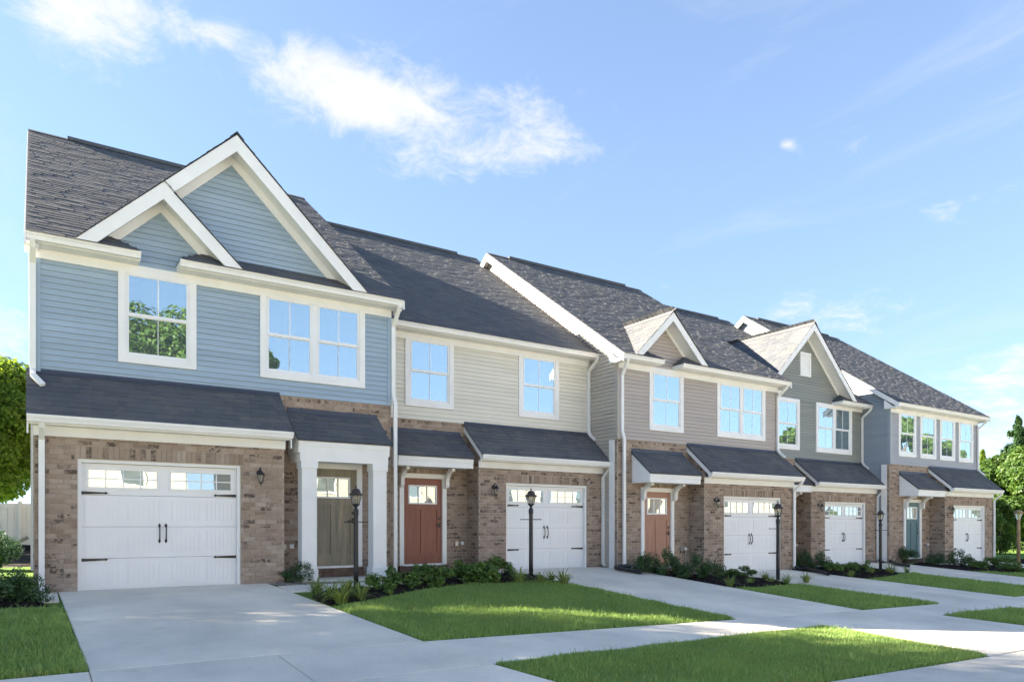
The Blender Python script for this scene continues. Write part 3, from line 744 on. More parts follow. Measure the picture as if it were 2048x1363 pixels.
def canopy(h, x0, x1, flash=True):
    yf = -.72; zt, zf = 3.38, 2.79; zb_ = 2.52
    m = MB(); m.box(x0, x1, yf, yf+.03, zf-.14, zf); m.box(x0-.0, x1, yf+.018, yf+.045, zb_, zf-.14)
    c = m.build('canopy', 'white_trim', h.root)
    B(x0+.02, x1-.02, yf+.05, -.012, zb_+.01, zb_+.03).build('canopy_soffit', 'white_trim', c)
    sl = (zt-zf)/(-yf)
    for xx, sg in ((x0, 1), (x1-.03, -1)):
        MB().prism_x([(yf+.045, zb_), (-.012, zb_), (-.012, zt-.05), (yf+.045, zf-.02)], xx+.004, xx+.026).build('side_panel', 'white_trim', c)
        xo = xx-.006 if sg > 0 else xx+.026
        q = MB(); t = .012
        q.prism_x([(yf+.03, zb_), (-.012, zb_), (-.012, zb_+.12), (yf+.03, zb_+.12)], xo, xo+t)
        q.prism_x([(-.10, zb_+.12), (-.012, zb_+.12), (-.012, zt-.06), (-.10, zt-.06-.09*sl)], xo, xo+t)
        q.prism_x([(yf+.03, zb_+.121), (yf+.16, zb_+.121), (-.101, zt-.06-.09*sl-.11), (-.101, zt-.06-.09*sl), (yf+.03, zf-.01)], xo, xo+t)
        q.build('panel_trim', 'white_trim', c)
    V = Vector((0, -yf, zt-zf)).normalized(); ln = math.hypot(yf, zt-zf)
    MB().prism_x([(yf-.02, zf-.012), (-.012, zt-.012), (-.012, zt-.05), (yf-.02, zf-.05)], x0-.03, x1+.03).build('canopy_deck', 'flashing', c)
    h.shingles((x0-.04, yf-.04, zf-.022), (1, 0, 0), V, ln-.02, lambda v: (0., x1-x0+.08), parent=c)
    MB().prism_x([(-.012, zt+.09), (-.024, zt+.09), (-.03, zt+.0), (-.10, zt-.065), (-.10, zt-.085), (-.012, zt-.02)], x0-.02, x1+.02).build('flashing', 'flashing', c)
    return c, zb_
def garage_block(h, g0, g1, d0, d1, zt, left_trim=True, right_brick=False):
    yf = -.58; wt = 2.575
    m = MB(); m.box(g0, d0, yf, yf+.17, -.6, wt); m.box(d1, g1, yf, yf+.17, -.6, wt); m.box(d0, d1, yf, yf+.17, zt, wt)
    m.box(g0, g0+.12, yf+.17, .0, -.6, wt); m.box(g1-.12, g1, yf+.17, .0, -.6, wt)
    zr = lambda y: 2.85+(y+.97)*.876
    for xx in ((g0, g0+.12), (g1-.12, g1)):
        m.prism_x([(yf, wt), (0, wt), (0, zr(0)-.12), (yf, zr(yf)-.12)], *xx)
    m.build('garage_wall', 'mortar', h.root)
    fr = ('F', yf)
    h.bricks(fr, g0+.005, g1-.005, 0.0, wt, [(d0, d1, -.1, zt), (d0-.04, d1+.04, zt, zt+.215)])
    h.soldiers(fr, d0-.04, d1+.04, zt+.004, zt+.211)
    if left_trim:
        h.bricks(('S', g0), yf+.006, -.012, 0., 3.45, clip=lambda z: (max(yf+.006, -.97+(z+.14-2.85)/.876), -.012))
    h.garage_door(d0, d1, yf, zt)
    # frieze, soffit, gutter and shed roof
    xa, xb = g0-(.10 if left_trim or True else 0), g1+.07
    B(g0-.015, g1+.015, yf-.03, yf-.001, wt-.01, wt+.155).build('frieze_board', 'white_trim', h.root)
    h.soffit(g0-.03, g1+.03, yf-.25, yf-.03, wt+.155, .1)
    B(xa+.02, xb-.02, yf-.27, yf-.25, wt+.145, wt+.27).build('fascia', 'white_trim', h.root)
    h.gutter(xa, xb, yf-.27, 2.86)
    MB().prism_x([(-.94, zr(-.94)-.01), (-.012, zr(-.012)-.01), (-.012, zr(-.012)-.06), (-.94, zr(-.94)-.05)], xa, xb).build('garage_roof_deck', 'flashing', h.root)
    V = Vector((0, 1, .876)).normalized()
    h.shingles((xa-.01, -.965, zr(-.965)-.01), (1, 0, 0), V, .955/V.y, lambda v: (0., xb-xa+.02))
    MB().prism_x([(-.014, zr(0)+.05), (-.022, zr(0)+.05), (-.03, zr(0)+.005), (-.075, zr(-.075)+.02), (-.075, zr(-.075)+.012), (-.014, zr(0)-.01)], xa, xb).build('roof_flashing', 'flashing', h.root)
    for x, sg in ((xa, 1), (xb-.025, -1)):
        MB().prism_x([(-.85, zr(-.85)-.03), (-.012, zr(0)-.04), (-.012, zr(0)-.21), (-.80, zr(-.80)-.19), (-.85, wt-.01)], x, x+.025).build('rake_board', 'white_trim', h.root)
        a_, b_ = (x+.025, g0) if sg > 0 else (g1, x)
        if b_-a_ > .01: MB().prism_x([(-.82, zr(-.82)-.10), (-.012, zr(0)-.10), (-.012, zr(0)-.115), (-.82, zr(-.82)-.115)], a_, b_).build('rake_soffit', 'white_trim', h.root)
def front_shell(h, e0, e1, door, ohl=.15, ohr=.15, notch=None, wins=(), frieze=True, siding_top=None):
    """e0..e1: brick entry wall; upper wall; core; eave"""
    W = h.W
    MB().prism_x([(.10, -.6), (2*YR, -.6), (2*YR, 6.0), (YR, ZR-.2), (.10, ROOFZ(.1)-.2)], .004, W-.004).build('wall_core', 'mortar', h.root)
    d0, d1, z0, z1 = door
    m = MB(); m.box(e0, d0+.06, 0, .099, -.6, 3.69); m.box(d1-.06, e1, 0, .099, -.6, 3.69); m.box(d0+.06, d1-.06, 0, .099, z1-.06, 3.69); m.box(d0+.06, d1-.06, 0, .099, -.6, z0)
    m.build('entry_wall', 'mortar', h.root)
    h.bricks(('F', 0.), e0+.005, e1-.005, 0., 3.60, [(d0, d1, z0-.2, z1), (d0-.04, d1+.04, z1, z1+.21)])
    h.soldiers(('F', 0.), d0-.04, d1+.04, z1+.004, z1+.206)
    h.soldiers(('F', 0.), e0+.005, e1-.005, 3.605, 3.685)
    B(0.002, W-.002, .012, .099, 3.69, ROOFZ(.012)-.2).build('sheathing', 'mortar', h.root)
    hol = [(a-.002, b+.002, c, d) for a, b, c, d in wins]
    zt = 5.60
    h.siding(3.70, zt, .09, W-.09, hol)
    for x in (0, W-.09): B(x-.0, x+.09, -.034, .012, 3.70, 5.60 if frieze else 5.77).build('corner_post', h.sid, h.root)

def eave(h, segs, xa, xb, frieze_gap=None):
    W = h.W
    for a, b in segs:
        B(a+.02, b-.02, -.335, -.315, 5.765, 5.875).build('fascia', 'white_trim', h.root)
        h.soffit(a+.02, b-.02, -.314, -.001, 5.765)
        h.gutter(a, b, -.336, 5.89)

# house A: blue siding, garage at the left, columned portico at the right, nested gables
def house_A():
    h = House(0, 6.46, 14.58, 0., 'siding_blue', 'siding_blue', 'blue-sided end townhouse with two nested front gables and white-columned portico')
    r = h.root; W = h.W; door = (4.55, 5.79, .25, 2.39)
    w1 = (1.24, 2.53, 4.01, 5.60); w2 = (3.69, 5.855, 4.01, 5.60)
    front_shell(h, 4.0, W, door, wins=(w1, w2))
    B(.001, 4.0, 0, .099, -.6, 3.69).build('garage_back', 'mortar', r)
    h.window(*w1); h.window(*w2, n=2)
    B(0, W, -.034, .0, 5.601, 5.764).build('frieze_board', 'white_trim', r)
    # roof and eaves
    notch = (1.56, 2.19)
    h.main_roof(.12, .10, notch)
    eave(h, [(-.12, 1.56), (2.19, W+.10)], 0, W)
    for x in (1.56-.02, 2.19): MB().prism_x([(-.336, 5.765), (-.001, 5.765), (-.001, ZE-.03), (-.336, ZE-.03)], x, x+.02).build('return_end', 'white_trim', r)
    h.side_rake(-.12-.02); h.side_rake(W+.10+.02, 1)
    # nested gables
    XP, ZP, half, slp = 3.16, 8.42, 2.58, .97
    zfoot = ZP-half*slp; xs = 1.92; zs = ZP-(XP-xs)*slp
    h.gable_roof(XP, ZP, half, slp, YE)
    # wall: siding triangle
    h.siding(5.766, ZP-.30, 0, 0, rng_=lambda z: (XP-(ZP-.36-z)/slp, XP+(ZP-.36-z)/slp))
    MB().prism_y([(XP-2.4, 5.80), (XP+2.4, 5.80), (XP, ZP-.10)], .012, .09).build('gable_wall', 'mortar', r)
    fh = .30
    for sx in (-1, 1):
        h.rake(XP, ZP-.03, XP+sx*(half+.02), zfoot-.03, fh, YE-.005, YE+.025)
        MB().prism_y([(XP, ZP-.20), (XP+sx*(half-.21), zfoot), (XP+sx*(half-.21), zfoot-.015), (XP, ZP-.215)], YE+.025, -.001).build('rake_soffit', 'white_trim', r)
        # soffit boards
        m = MB(); n = 34
        for q in range(n):
            t0, t1 = (q+.06)/n, (q+.94)/n; hf = half-.21; xa = XP+sx*hf*t0; xb = XP+sx*hf*t1; za = ZP-.2155-hf*slp*t0; zb_ = ZP-.2155-hf*slp*t1
            m.prism_y([(xa, za), (xb, zb_), (xb, zb_-.008), (xa, za-.008)], YE+.03, -.04)
        m.build('soffit_boards', 'white_trim', r)
        h.rake(XP, ZP-.216, XP+sx*(half-.42), ZP-.216-(half-.42)*slp, .20, -.036, -.001, 'gable_frieze')
    # small inner gable: right-hand slope only, it shares the big left slope
    hs = zs-(zfoot); 
    xe = xs+(zs-zfoot)/slp
    P = [(xs, YE, zs-.005), (xe, YE, zfoot-.005), (xe, .0, zfoot-.005), (xs, 0., zs-.005)]; Q = [(a, b, c-.05) for a, b, c in P]
    MB().add(P+Q, [(3,2,1,0),(4,5,6,7),(1,5,4,0),(2,6,5,1),(3,7,6,2),(0,4,7,3)]).build('gable_deck', 'flashing', r)
    V = Vector((-1, 0, slp)).normalized()
    h.shingles((xe, YE-.03, zfoot), (0, 1, 0), V, math.hypot(xe-xs, zs-zfoot), lambda v: (0., .47))
    h.rake(xs, zs-.03, xe+.02, zfoot-.03, fh, YE-.012, YE+.018)
    MB().prism_y([(xs, zs-.20), (xe-.21, zfoot), (xe-.21, zfoot-.015), (xs, zs-.215)], YE+.025, -.001).build('rake_soffit', 'white_trim', r)
    m = MB(); n = 17
    for q in range(n):
        t0, t1 = (q+.06)/n, (q+.94)/n; ln = xe-.21-xs; xa = xs+ln*t0; xb = xs+ln*t1; za = zs-.2155-ln*slp*t0; zb_ = zs-.2155-ln*slp*t1
        m.prism_y([(xa, za), (xb, zb_), (xb, zb_-.008), (xa, za-.008)], YE+.03, -.04)
    m.build('soffit_boards', 'white_trim', r)
    h.rake(xs, zs-.216, xe-.42, zs-.216-(xe-.42-xs)*slp, .20, -.042, -.001, 'gable_frieze')
    garage_block(h, 0., 4.0, .60, 3.20, 2.22)
    h.front_door(*door, 'door_olive')
    # portico
    c, _ = canopy(h, 4.24, 6.12)
    B(4.27, 6.09, -.70, -.40, 2.36, 2.52).build('beam', 'white_trim', c)
    for a, b in ((4.27, 4.45), (5.91, 6.09)): B(a, b, -.40, -.012, 2.36, 2.52).build('beam', 'white_trim', c)
    B(4.45, 5.91, -.40, -.012, 2.50, 2.515).build('porch_ceiling', 'white_trim', c)
    MB().lathe([(.07, 2.498), (.055, 2.492), (.0, 2.49)], 5.2, -.25, 14).build('recessed_lamp', 'white_vinyl', c)
    for x0 in (4.31, 5.77):
        m = MB(); m.box(x0, x0+.29, -.69, -.42, -.10, 2.22); m.box(x0-.02, x0+.31, -.71, -.40, 2.22, 2.36)
        col_ = m.build('column', 'white_trim', r)
        B(x0-.022, x0+.312, -.712, -.398, -.12, .26).build('plinth', 'white_trim', col_)
    B(4.2, 6.2, -.74, -.10, -.4, .05).build('stoop', 'concrete_walk', r)
    # lamps, outlets, spouts
    h.wall_lamp(3.53, -.585, 2.10)
    h.outlet(4.15, -.012, .68)
    h.spout([(-.02, -.40, 5.78), (-.02, -.33, 5.68), (-.02, -.06, 5.50), (-.02, -.06, 3.72), (-.02, -.22, 3.60), (.12, -.38, 3.42)])
    h.spout([(.10, -.90, 2.75), (.10, -.86, 2.68), (.10, -.645, 2.50), (.10, -.645, .10), (.10, -.70, .02)])
    h.spout([(W+.03, -.40, 5.78), (W+.03, -.33, 5.68), (W+.03, -.065, 5.40), (W+.03, -.065, 3.95), (W+.06, -.10, 3.72), (W+.06, -.10, .06)])
    for z in (4.6, 5.2): pass
    B(-.05, -.002, .05, .18, .35, 3.68).build('side_trim', 'white_trim', r)
    B(-.034, .0, -.034, .09, 3.70, 5.70).build('corner_post', h.side, r)
    def yf(z):
        y0 = .18 if z < 3.69 else .09
        if z > 5.60: y0 = max(y0, YE+(z+.22-ZE)/SL)
        return (y0, min(2*YR-.1 if z < 6 else 2*YR-YE-(z+.22-ZE)/SL, 12.5))
    h.side_siding(.34, ZR-.24, yf)
    h.finish_bricks(300); h.finish_shingles(300)
def row_house(x0, W, Yu, zb, sid, side, label, g, d, dmat, door, wins, can, gable=None, nbr=0, nsh=0, lamp=None, side_wall=False, no_eave=None, vent=None, window_heads=False):
    h = House(x0, W, Yu, zb, sid, side, label); r = h.root
    frieze = no_eave is None
    front_shell(h, 0., g[0], door, wins=[(w_[0], w_[1], 4.01, 5.60 if frieze else 5.78) for w_ in wins])
    B(g[0], W-.001, 0, .099, -.6, 3.69).build('garage_back', 'mortar', r)
    for w_ in wins: h.window(w_[0], w_[1], 4.01, 5.60 if frieze else 5.78, n=w_[2], head=not frieze)
    notch = None
    oh = .20
    if gable:
        XP, ZP, half, slp, n0, n1 = gable; zfoot = ZP-half*slp; notch = (n0, n1)
    h.main_roof(oh, .10, notch)
    segs = [(-oh, W+.10)] if not gable else [(-oh, notch[0]), (notch[1], W+.10)]
    eave(h, segs, 0, W)
    if frieze: B(0, W, -.034, 0, 5.601, 5.764).build('frieze_board', 'white_trim', r)
    else:
        for a, b in ((0, notch[0]), (notch[1], W)): B(a, b, -.034, 0, 5.66, 5.764).build('frieze_board', 'white_trim', r)
        h.siding(5.60, 5.766, notch[0], notch[1], [(w_[0], w_[1], 4.01, 5.78) for w_ in wins]); h.siding(5.60, 5.66, .09, notch[0], [(w_[0], w_[1], 4, 5.78) for w_ in wins]); h.siding(5.60, 5.66, notch[1], W-.09, [(w_[0], w_[1], 4, 5.78) for w_ in wins])
    if gable:
        for x in (notch[0]-.02, notch[1]): MB().prism_x([(-.336, 5.765), (-.001, 5.765), (-.001, ZE-.03), (-.336, ZE-.03)], x, x+.02).build('return_end', 'white_trim', r)
        h.gable_roof(XP, ZP, half, slp, YE)
        h.siding(5.766, ZP-.22, 0, 0, rng_=lambda z: (XP-(ZP-.28-z)/slp, XP+(ZP-.28-z)/slp))
        MB().prism_y([(XP-half+.2, 5.80), (XP+half-.2, 5.80), (XP, ZP-.10)], .012, .09).build('gable_wall', 'mortar', r)
        for sx in (-1, 1):
            h.rake(XP, ZP-.03, XP+sx*(half+.02), zfoot-.03, .24, YE-.005, YE+.025)
            MB().prism_y([(XP, ZP-.18), (XP+sx*(half-.19), zfoot), (XP+sx*(half-.19), zfoot-.015), (XP, ZP-.195)], YE+.025, -.001).build('rake_soffit', 'white_trim', r)
            h.rake(XP, ZP-.196, XP+sx*(half-.32), ZP-.196-(half-.32)*slp, .10, -.036, -.001, 'gable_frieze')
    if vent:
        m = B(vent[0], vent[1], -.03, .0, vent[2], vent[3]); v = m.build('gable_vent', 'white_trim', r)
        m = MB(); a, b, c, e = vent; t = .09
        m.box(a, a+t, -.05, -.031, c, e); m.box(b-t, b, -.05, -.031, c, e); m.box(a+t, b-t, -.05, -.031, c, c+t); m.box(a+t, b-t, -.05, -.031, e-t, e)
        m.build('vent_frame', 'white_trim', v)
        n = 7; dz = (e-c-2*t)/n
        for q in range(n): MB().prism_x([(-.048, c+t+q*dz+.006), (-.032, c+t+(q+1)*dz-.004), (-.032, c+t+q*dz+.004)], a+t+.004, b-t-.004).build('louvre', 'white_trim', v)
    garage_block(h, g[0], g[1], d[0], d[1], 2.22)
    h.front_door(*door, dmat)
    c, zc = canopy(h, *can)
    for x in (door[0]+.03, door[1]-.03): h.curved_bracket(x, -.048, zc+.008, c)
    h.side_rake(-oh-.02)
    h.side_rake(W+.12, 1)
    if side_wall:
        # brick return, white corner trim and lap siding on the exposed left wall
        B(-.02, .0, .0, .30, -.3, 3.69).build('brick_return', 'mortar', r)
        h.bricks(('S', -.02), .006, .10, 0., 3.66)
        B(-.055, -.021, .10, .30, .12, 3.68).build('side_trim', 'white_trim', r)
        B(-.034, .0, -.034, .09, 3.70, 5.70).build('corner_post', h.side, r)
        def yf(z):
            y0 = .30 if z < 3.69 else .09
            if z > 5.60: y0 = max(y0, YE+(z+.22-ZE)/SL)
            y1 = 2*YR-.1 if z < 6 else 2*YR-YE-(z+.22-ZE)/SL
            return (y0, min(y1, 12.5))
        h.side_siding(.14, ZR-.24, yf)
    else:
        pass
    h.wall_lamp(lamp, -.585, 2.10)
    h.outlet((door[1]+g[0])/2-.02, -.012, .70, True)
    # spouts: upper right corner onto the garage roof, garage right corner to the ground
    h.spout([(W-.02, -.40, 5.78), (W-.02, -.33, 5.68), (W-.06, -.065, 5.45), (W-.06, -.065, 3.78), (W-.06, -.14, 3.66), (W-.02, -.30, 3.52)])
    gx = g[1]-.03
    h.spout([(gx+.06, -.90, 2.75), (gx+.06, -.86, 2.68), (gx, -.645, 2.45), (gx, -.645, .12), (gx, -.70, .04)])
    if side_wall and gable: h.spout([(.03, -.40, 5.78), (.03, -.33, 5.68), (.10, -.065, 5.40), (.10, -.065, 3.90), (.14, -.10, 3.68), (.14, -.10, .10), (.14, -.16, .03)])
    h.finish_bricks(nbr); h.finish_shingles(nsh)
    return h
house_A()
row_house(6.48, 6.56, 15.85, -.04, 'siding_cream', 'siding_cream', 'cream-sided townhouse with rust-red front door, set back beside the blue house',
          (2.61, 6.56), (3.41, 6.02), 'door_rust', (.75, 2.01, .20, 2.40), [(.90, 2.21, 1), (4.16, 5.48, 1)], (.42, 2.38), None, 300, 300, 3.03)
row_house(13.06, 6.74, 14.66, -.265, 'siding_taupe', 'siding_taupe_side', 'taupe-sided townhouse with one small front gable and salmon front door',
          (2.71, 6.74), (3.53, 6.14), 'door_salmon', (.82, 2.08, .20, 2.42), [(1.13, 2.46, 1), (3.88, 6.10, 2)], (.50, 2.43), (1.63, 7.27, 1.36, .97, 1.31, 2.03), 300, 0, 3.13, True)
row_house(19.82, 6.38, 15.66, -.28, 'siding_sage', 'siding_sage', 'sage grey townhouse with a large front gable holding a small white vent',
          (2.38, 6.38), (3.17, 5.69), 'door_sage', (.80, 2.06, .20, 2.42), [(1.22, 2.52, 1), (3.48, 5.69, 2)], (.40, 2.25), (2.77, 8.42, 2.60, .97, 1.02, 4.46), 0, 0, 2.78, False, True, (2.55, 3.16, 6.63, 7.47))
row_house(26.22, 6.65, 14.58, -.33, 'siding_slate', 'siding_slate_side', 'slate grey end townhouse with four narrow upper windows in a row and teal door',
          (2.80, 6.68), (3.44, 6.02), 'door_teal', (.90, 2.14, .20, 2.42), [(.54, 1.76, 1), (2.05, 3.24, 1), (3.53, 4.72, 1), (5.02, 6.22, 1)], (.62, 2.55), None, 0, 0, 3.10, True)

# ------------------------------------------------------------------ beds, lawns, gravel
def inside(P, poly):
    x, y = P[:, 0], P[:, 1]; r_ = np.zeros(len(P), bool); n = len(poly); j = n-1
    for i in range(n):
        xi, yi = poly[i]; xj, yj = poly[j]
        c = ((yi > y) != (yj > y)) & (x < (xj-xi)*(y-yi)/(yj-yi+1e-12)+xi); r_ ^= c; j = i
    return r_
def edge_dist(P, poly):
    d = np.full(len(P), 9.)
    for i in range(len(poly)):
        a = np.array(poly[i-1]); b = np.array(poly[i]); ab = b-a
        t = np.clip(((P-a)@ab)/(ab@ab+1e-9), 0, 1); d = np.minimum(d, np.hypot(*(P-a-t[:, None]*ab).T))
    return d
def smooth_poly(poly, n=2):
    for _ in range(n):
        q = []
        for i in range(len(poly)):
            a = poly[i]; b = poly[(i+1) % len(poly)]
            q += [(a[0]*.75+b[0]*.25, a[1]*.75+b[1]*.25), (a[0]*.25+b[0]*.75, a[1]*.25+b[1]*.75)]
        poly = q
    return poly
def lump(P, s, seed):
    r_ = np.random.default_rng(seed); v = np.zeros(len(P))
    for k in range(6):
        a = r_.uniform(0, 6.28); f = s*r_.uniform(.6, 1.8); v += np.sin((P[:, 0]*math.cos(a)+P[:, 1]*math.sin(a))*f+r_.uniform(0, 6.28))
    return v/3
def mulch_bed(poly, label):
    poly = smooth_poly(poly, 2); A = np.array(poly); x0, y0 = A.min(0); x1, y1 = A.max(0); c = .06
    xs = np.arange(x0-.06, x1+.12, c); ys = np.arange(y0-.06, y1+.12, c); X, Y = np.meshgrid(xs, ys); P = np.c_[X.ravel(), Y.ravel()]
    ins = inside(P, poly); d = edge_dist(P, poly)*np.where(ins, 1, -1)
    Z = gz(P[:, 0], P[:, 1])+np.clip(d*.45, -.05, .07)+.012*lump(P, 9, 3)*(d > .02)+rng.normal(0, .006, len(P))+.01
    nx = len(xs); ny = len(ys); ok = (d > -.07).reshape(ny, nx)
    Fs = [(j*nx+i, j*nx+i+1, (j+1)*nx+i+1, (j+1)*nx+i) for j in range(ny-1) for i in range(nx-1) if ok[j, i] and ok[j, i+1] and ok[j+1, i] and ok[j+1, i+1]]
    b = link('mulch_bed', npmesh('mulch_bed', np.c_[P, Z], Fs), 'mulch'); tag(b, kind='structure')
    area = ins.sum()*c*c; n = int(area*1500)
    Q = rng.uniform((x0, y0), (x1, y1), (n*3, 2)); Q = Q[inside(Q, poly)][:n]; dq = edge_dist(Q, poly)
    z = gz(Q[:, 0], Q[:, 1])+np.clip(dq*.45, -.05, .07)+.012*lump(Q, 9, 3)+.016
    k = len(Q); th = rng.uniform(0, 6.28, k); ln = rng.uniform(.012, .035, k); wd = rng.uniform(.004, .009, k); tl = rng.normal(0, .4, k); t2 = rng.normal(0, .4, k)
    ux = np.c_[np.cos(th), np.sin(th), np.tan(tl)*.6]*ln[:, None]; uy = np.c_[-np.sin(th), np.cos(th), t2]*wd[:, None]
    C = np.c_[Q, z]; V = np.stack([C-ux-uy, C+ux-uy, C+ux+uy, C-ux+uy], 1).reshape(-1, 3)
    ch = link('mulch_chips', npmesh('mulch_chips', V, np.arange(4*k).reshape(k, 4)), 'mulch_chip', b); ch['kind'] = 'stuff'
    return b
def grass(name, poly, dens, hgt, label, wd=.0045, seg=2, rag=.05):
    A = np.array(poly); x0, y0 = A.min(0); x1, y1 = A.max(0)
    n = int((x1-x0)*(y1-y0)*dens); Q = rng.uniform((x0, y0), (x1, y1), (n, 2))
    ins = inside(Q, poly); Q = Q[ins]; d = edge_dist(Q, poly); k = len(Q)
    lm = lump(Q, 5, 8); keep = rng.random(k) < np.clip(.8+.3*lm, .3, 1); Q, d, lm = Q[keep], d[keep], lm[keep]; k = len(Q)
    z = gz(Q[:, 0], Q[:, 1])+.004; H = hgt*rng.uniform(.55, 1.15, k)*np.where(rng.random(k) < .035, 1.7, 1)*(1+.12*lm)*np.clip(.75+d*3, .75, 1.1)
    th = rng.uniform(0, 6.28, k); lean = rng.uniform(.1, .75, k)*H; la = rng.uniform(0, 6.28, k)
    side = np.c_[np.cos(th), np.sin(th), np.zeros(k)]*(wd*rng.uniform(.7, 1.3, k))[:, None]; ld = np.c_[np.cos(la)*lean, np.sin(la)*lean, np.zeros(k)]
    C = np.c_[Q, z]; up = np.c_[np.zeros(k), np.zeros(k), H]
    if seg == 2:
        M = C+up*.6+ld*.35; T = C+up*.98+ld
        V = np.stack([C-side, C+side, M+side*.8, M-side*.8, T+side*.15, T-side*.15], 1).reshape(-1, 3)
        i = np.arange(k)[:, None]*6; Fq = np.concatenate([i+np.array([[0, 1, 2, 3]]), i+np.array([[3, 2, 4, 5]])])
    else:
        T = C+up+ld; V = np.stack([C-side, C+side, T+side*.2, T-side*.2], 1).reshape(-1, 3); Fq = np.arange(4*k).reshape(k, 4)
    o = link(name, npmesh(name, V, Fq), 'grass_blade'); tag(o, label, 'grass', kind='stuff'); return o

D0, D1, D2, D3, D4 = DRV
def dx(i, y, side):                                   # edge of drive i at y (side 0 left, 1 right)
    d = DRV[i]; t = (y-8)/(YG[i]+.1-8); return d[side]+(d[side+2]-d[side])*t
grass('lawn', [(-6, 8.02), (dx(0, 8, 0)-.01, 8.02), (dx(0, 10, 0)-.02, 10), (dx(0, 12.0, 0)-.04, 12.0), (-.3, 12.25), (-6, 12.5)], 6500, .075, 'green lawn left of the wide driveway in front of the blue house', .005)
B1 = [(3.95, 12.65), (3.86, 10.95), (4.4, 11.15), (5.3, 11.75), (6.3, 12.35), (7.4, 12.75), (8.6, 12.75), (9.6, 12.75), (9.6, 13.6), (8.9, 14.25), (7.2, 14.3), (6.3, 14.35), (6.25, 12.7)]
mulch_bed(B1, '')
grass('lawn', [(dx(0, 8, 1)+.02, 8.02), (dx(1, 8, 0)-.02, 8.02), (dx(1, 12.7, 0)-.03, 12.7), (8.7, 12.72), (7.4, 12.7), (6.3, 12.3), (5.3, 11.68), (4.4, 11.08), (dx(0, 11, 1)+.03, 10.85)], 4800, .07, 'green lawn between the first two driveways below the mulch bed', .005)
grass('lawn', [(APR[0][1]+.02, ys0(APR[0][1])-.02), (APR[1][0]-.02, ys0(APR[1][0])-.02), (APR[1][2]-.02, YK+.02), (APR[0][3]+.02, YK+.02)], 11000, .062, 'grass strip between sidewalk and kerb in the foreground', .0042)
B2 = [(13.06, 13.9), (13.2, 12.6), (13.25, 11.1), (14.1, 10.9), (15.0, 11.2), (16.2, 11.5), (16.25, 12.9), (13.9, 13.0), (13.8, 14.1), (13.3, 14.2)]
mulch_bed(B2, '')
grass('lawn', [(dx(1, 8, 1)+.02, 8.02), (D2[0]-.02, 8.02), (dx(2, 11.4, 0)-.03, 11.4), (15.0, 11.1), (14.1, 10.8), (dx(1, 10.9, 1)+.03, 10.9)], 2600, .07, 'green lawn between the second and third driveways', .007, 1)
grass('lawn', [(APR[1][1]+.02, ys0(APR[1][1])-.02), (APR[2][0]-.02, ys0(APR[2][0])-.02), (APR[2][2]-.02, YK+.02), (APR[1][3]+.02, YK+.02)], 2600, .08, 'grass strip along the kerb beyond the second driveway', .007, 1)
B3 = [(19.75, 14.2), (19.7, 11.9), (20.3, 11.6), (21.4, 11.9), (22.7, 12.2), (22.85, 13.7), (20.6, 13.9), (20.4, 15.0), (19.9, 15.2)]
mulch_bed(B3, '')
grass('lawn', [(dx(2, 8, 1)+.02, 8.02), (D3[0]-.02, 8.02), (dx(3, 12.1, 0)-.03, 12.1), (21.4, 11.8), (20.3, 11.5), (dx(2, 11.7, 1)+.03, 11.7)], 1500, .07, 'green lawn between the third and fourth driveways', .010, 1)
grass('lawn', [(APR[2][1]+.02, ys0(APR[2][1])-.02), (APR[3][0]-.02, ys0(APR[3][0])-.02), (APR[3][2]-.02, YK+.02), (APR[2][3]+.02, YK+.02)], 1200, .08, 'grass strip along the kerb beyond the third driveway', .010, 1)
B4 = [(26.3, 13.9), (26.25, 12.3), (27.2, 11.3), (28.6, 11.2), (29.6, 11.6), (29.55, 12.9), (27.2, 12.9), (27.0, 14.0)]
mulch_bed(B4, '')
grass('lawn', [(dx(3, 8, 1)+.02, 8.02), (D4[0]-.02, 8.02), (dx(4, 11.4, 0)-.03, 11.4), (28.5, 11.1), (27.2, 11.2), (dx(3, 12, 1)+.03, 12)], 1200, .07, 'green lawn between the fourth and fifth driveways', .011, 1)
B5 = [(32.95, 13.6), (33.0, 11.0), (34.2, 10.6), (35.6, 11.2), (35.4, 13.4), (34, 14.1)]
mulch_bed(B5, '')
B0 = [(-5, 14.6), (-5, 12.5), (-.3, 12.22), (.1, 12.2), (.18, 12.6), (-.05, 13.2), (-.1, 14.8)]
mulch_bed(B0, '')
# gravel patch beside the portico
gp = smooth_poly([(3.78, 13.60), (4.9, 13.60), (5.0, 13.80), (4.2, 13.82), (4.2, 13.96), (3.75, 13.96)], 1)
Q = rng.uniform((3.7, 13.56), (5.0, 14.0), (4200, 2)); Q = Q[inside(Q, gp)]; V = []; Fq = []
k = len(Q); S = rng.uniform(.010, .022, k); z = gz(Q[:, 0], Q[:, 1])+.012+rng.uniform(0, .012, k)
oc = np.array([(1, 0, 0), (0, 1, 0), (-1, 0, 0), (0, -1, 0), (0, 0, .7), (0, 0, -.7)], float)
of = np.array([(0, 1, 4), (1, 2, 4), (2, 3, 4), (3, 0, 4), (1, 0, 5), (2, 1, 5), (3, 2, 5), (0, 3, 5)])
an = rng.uniform(0, 6.28, k); ca, sa = np.cos(an), np.sin(an)
V = oc[None]*S[:, None, None]*rng.uniform(.7, 1.3, (k, 1, 3)); V = np.stack([V[..., 0]*ca[:, None]-V[..., 1]*sa[:, None], V[..., 0]*sa[:, None]+V[..., 1]*ca[:, None], V[..., 2]], -1)+np.c_[Q, z][:, None]
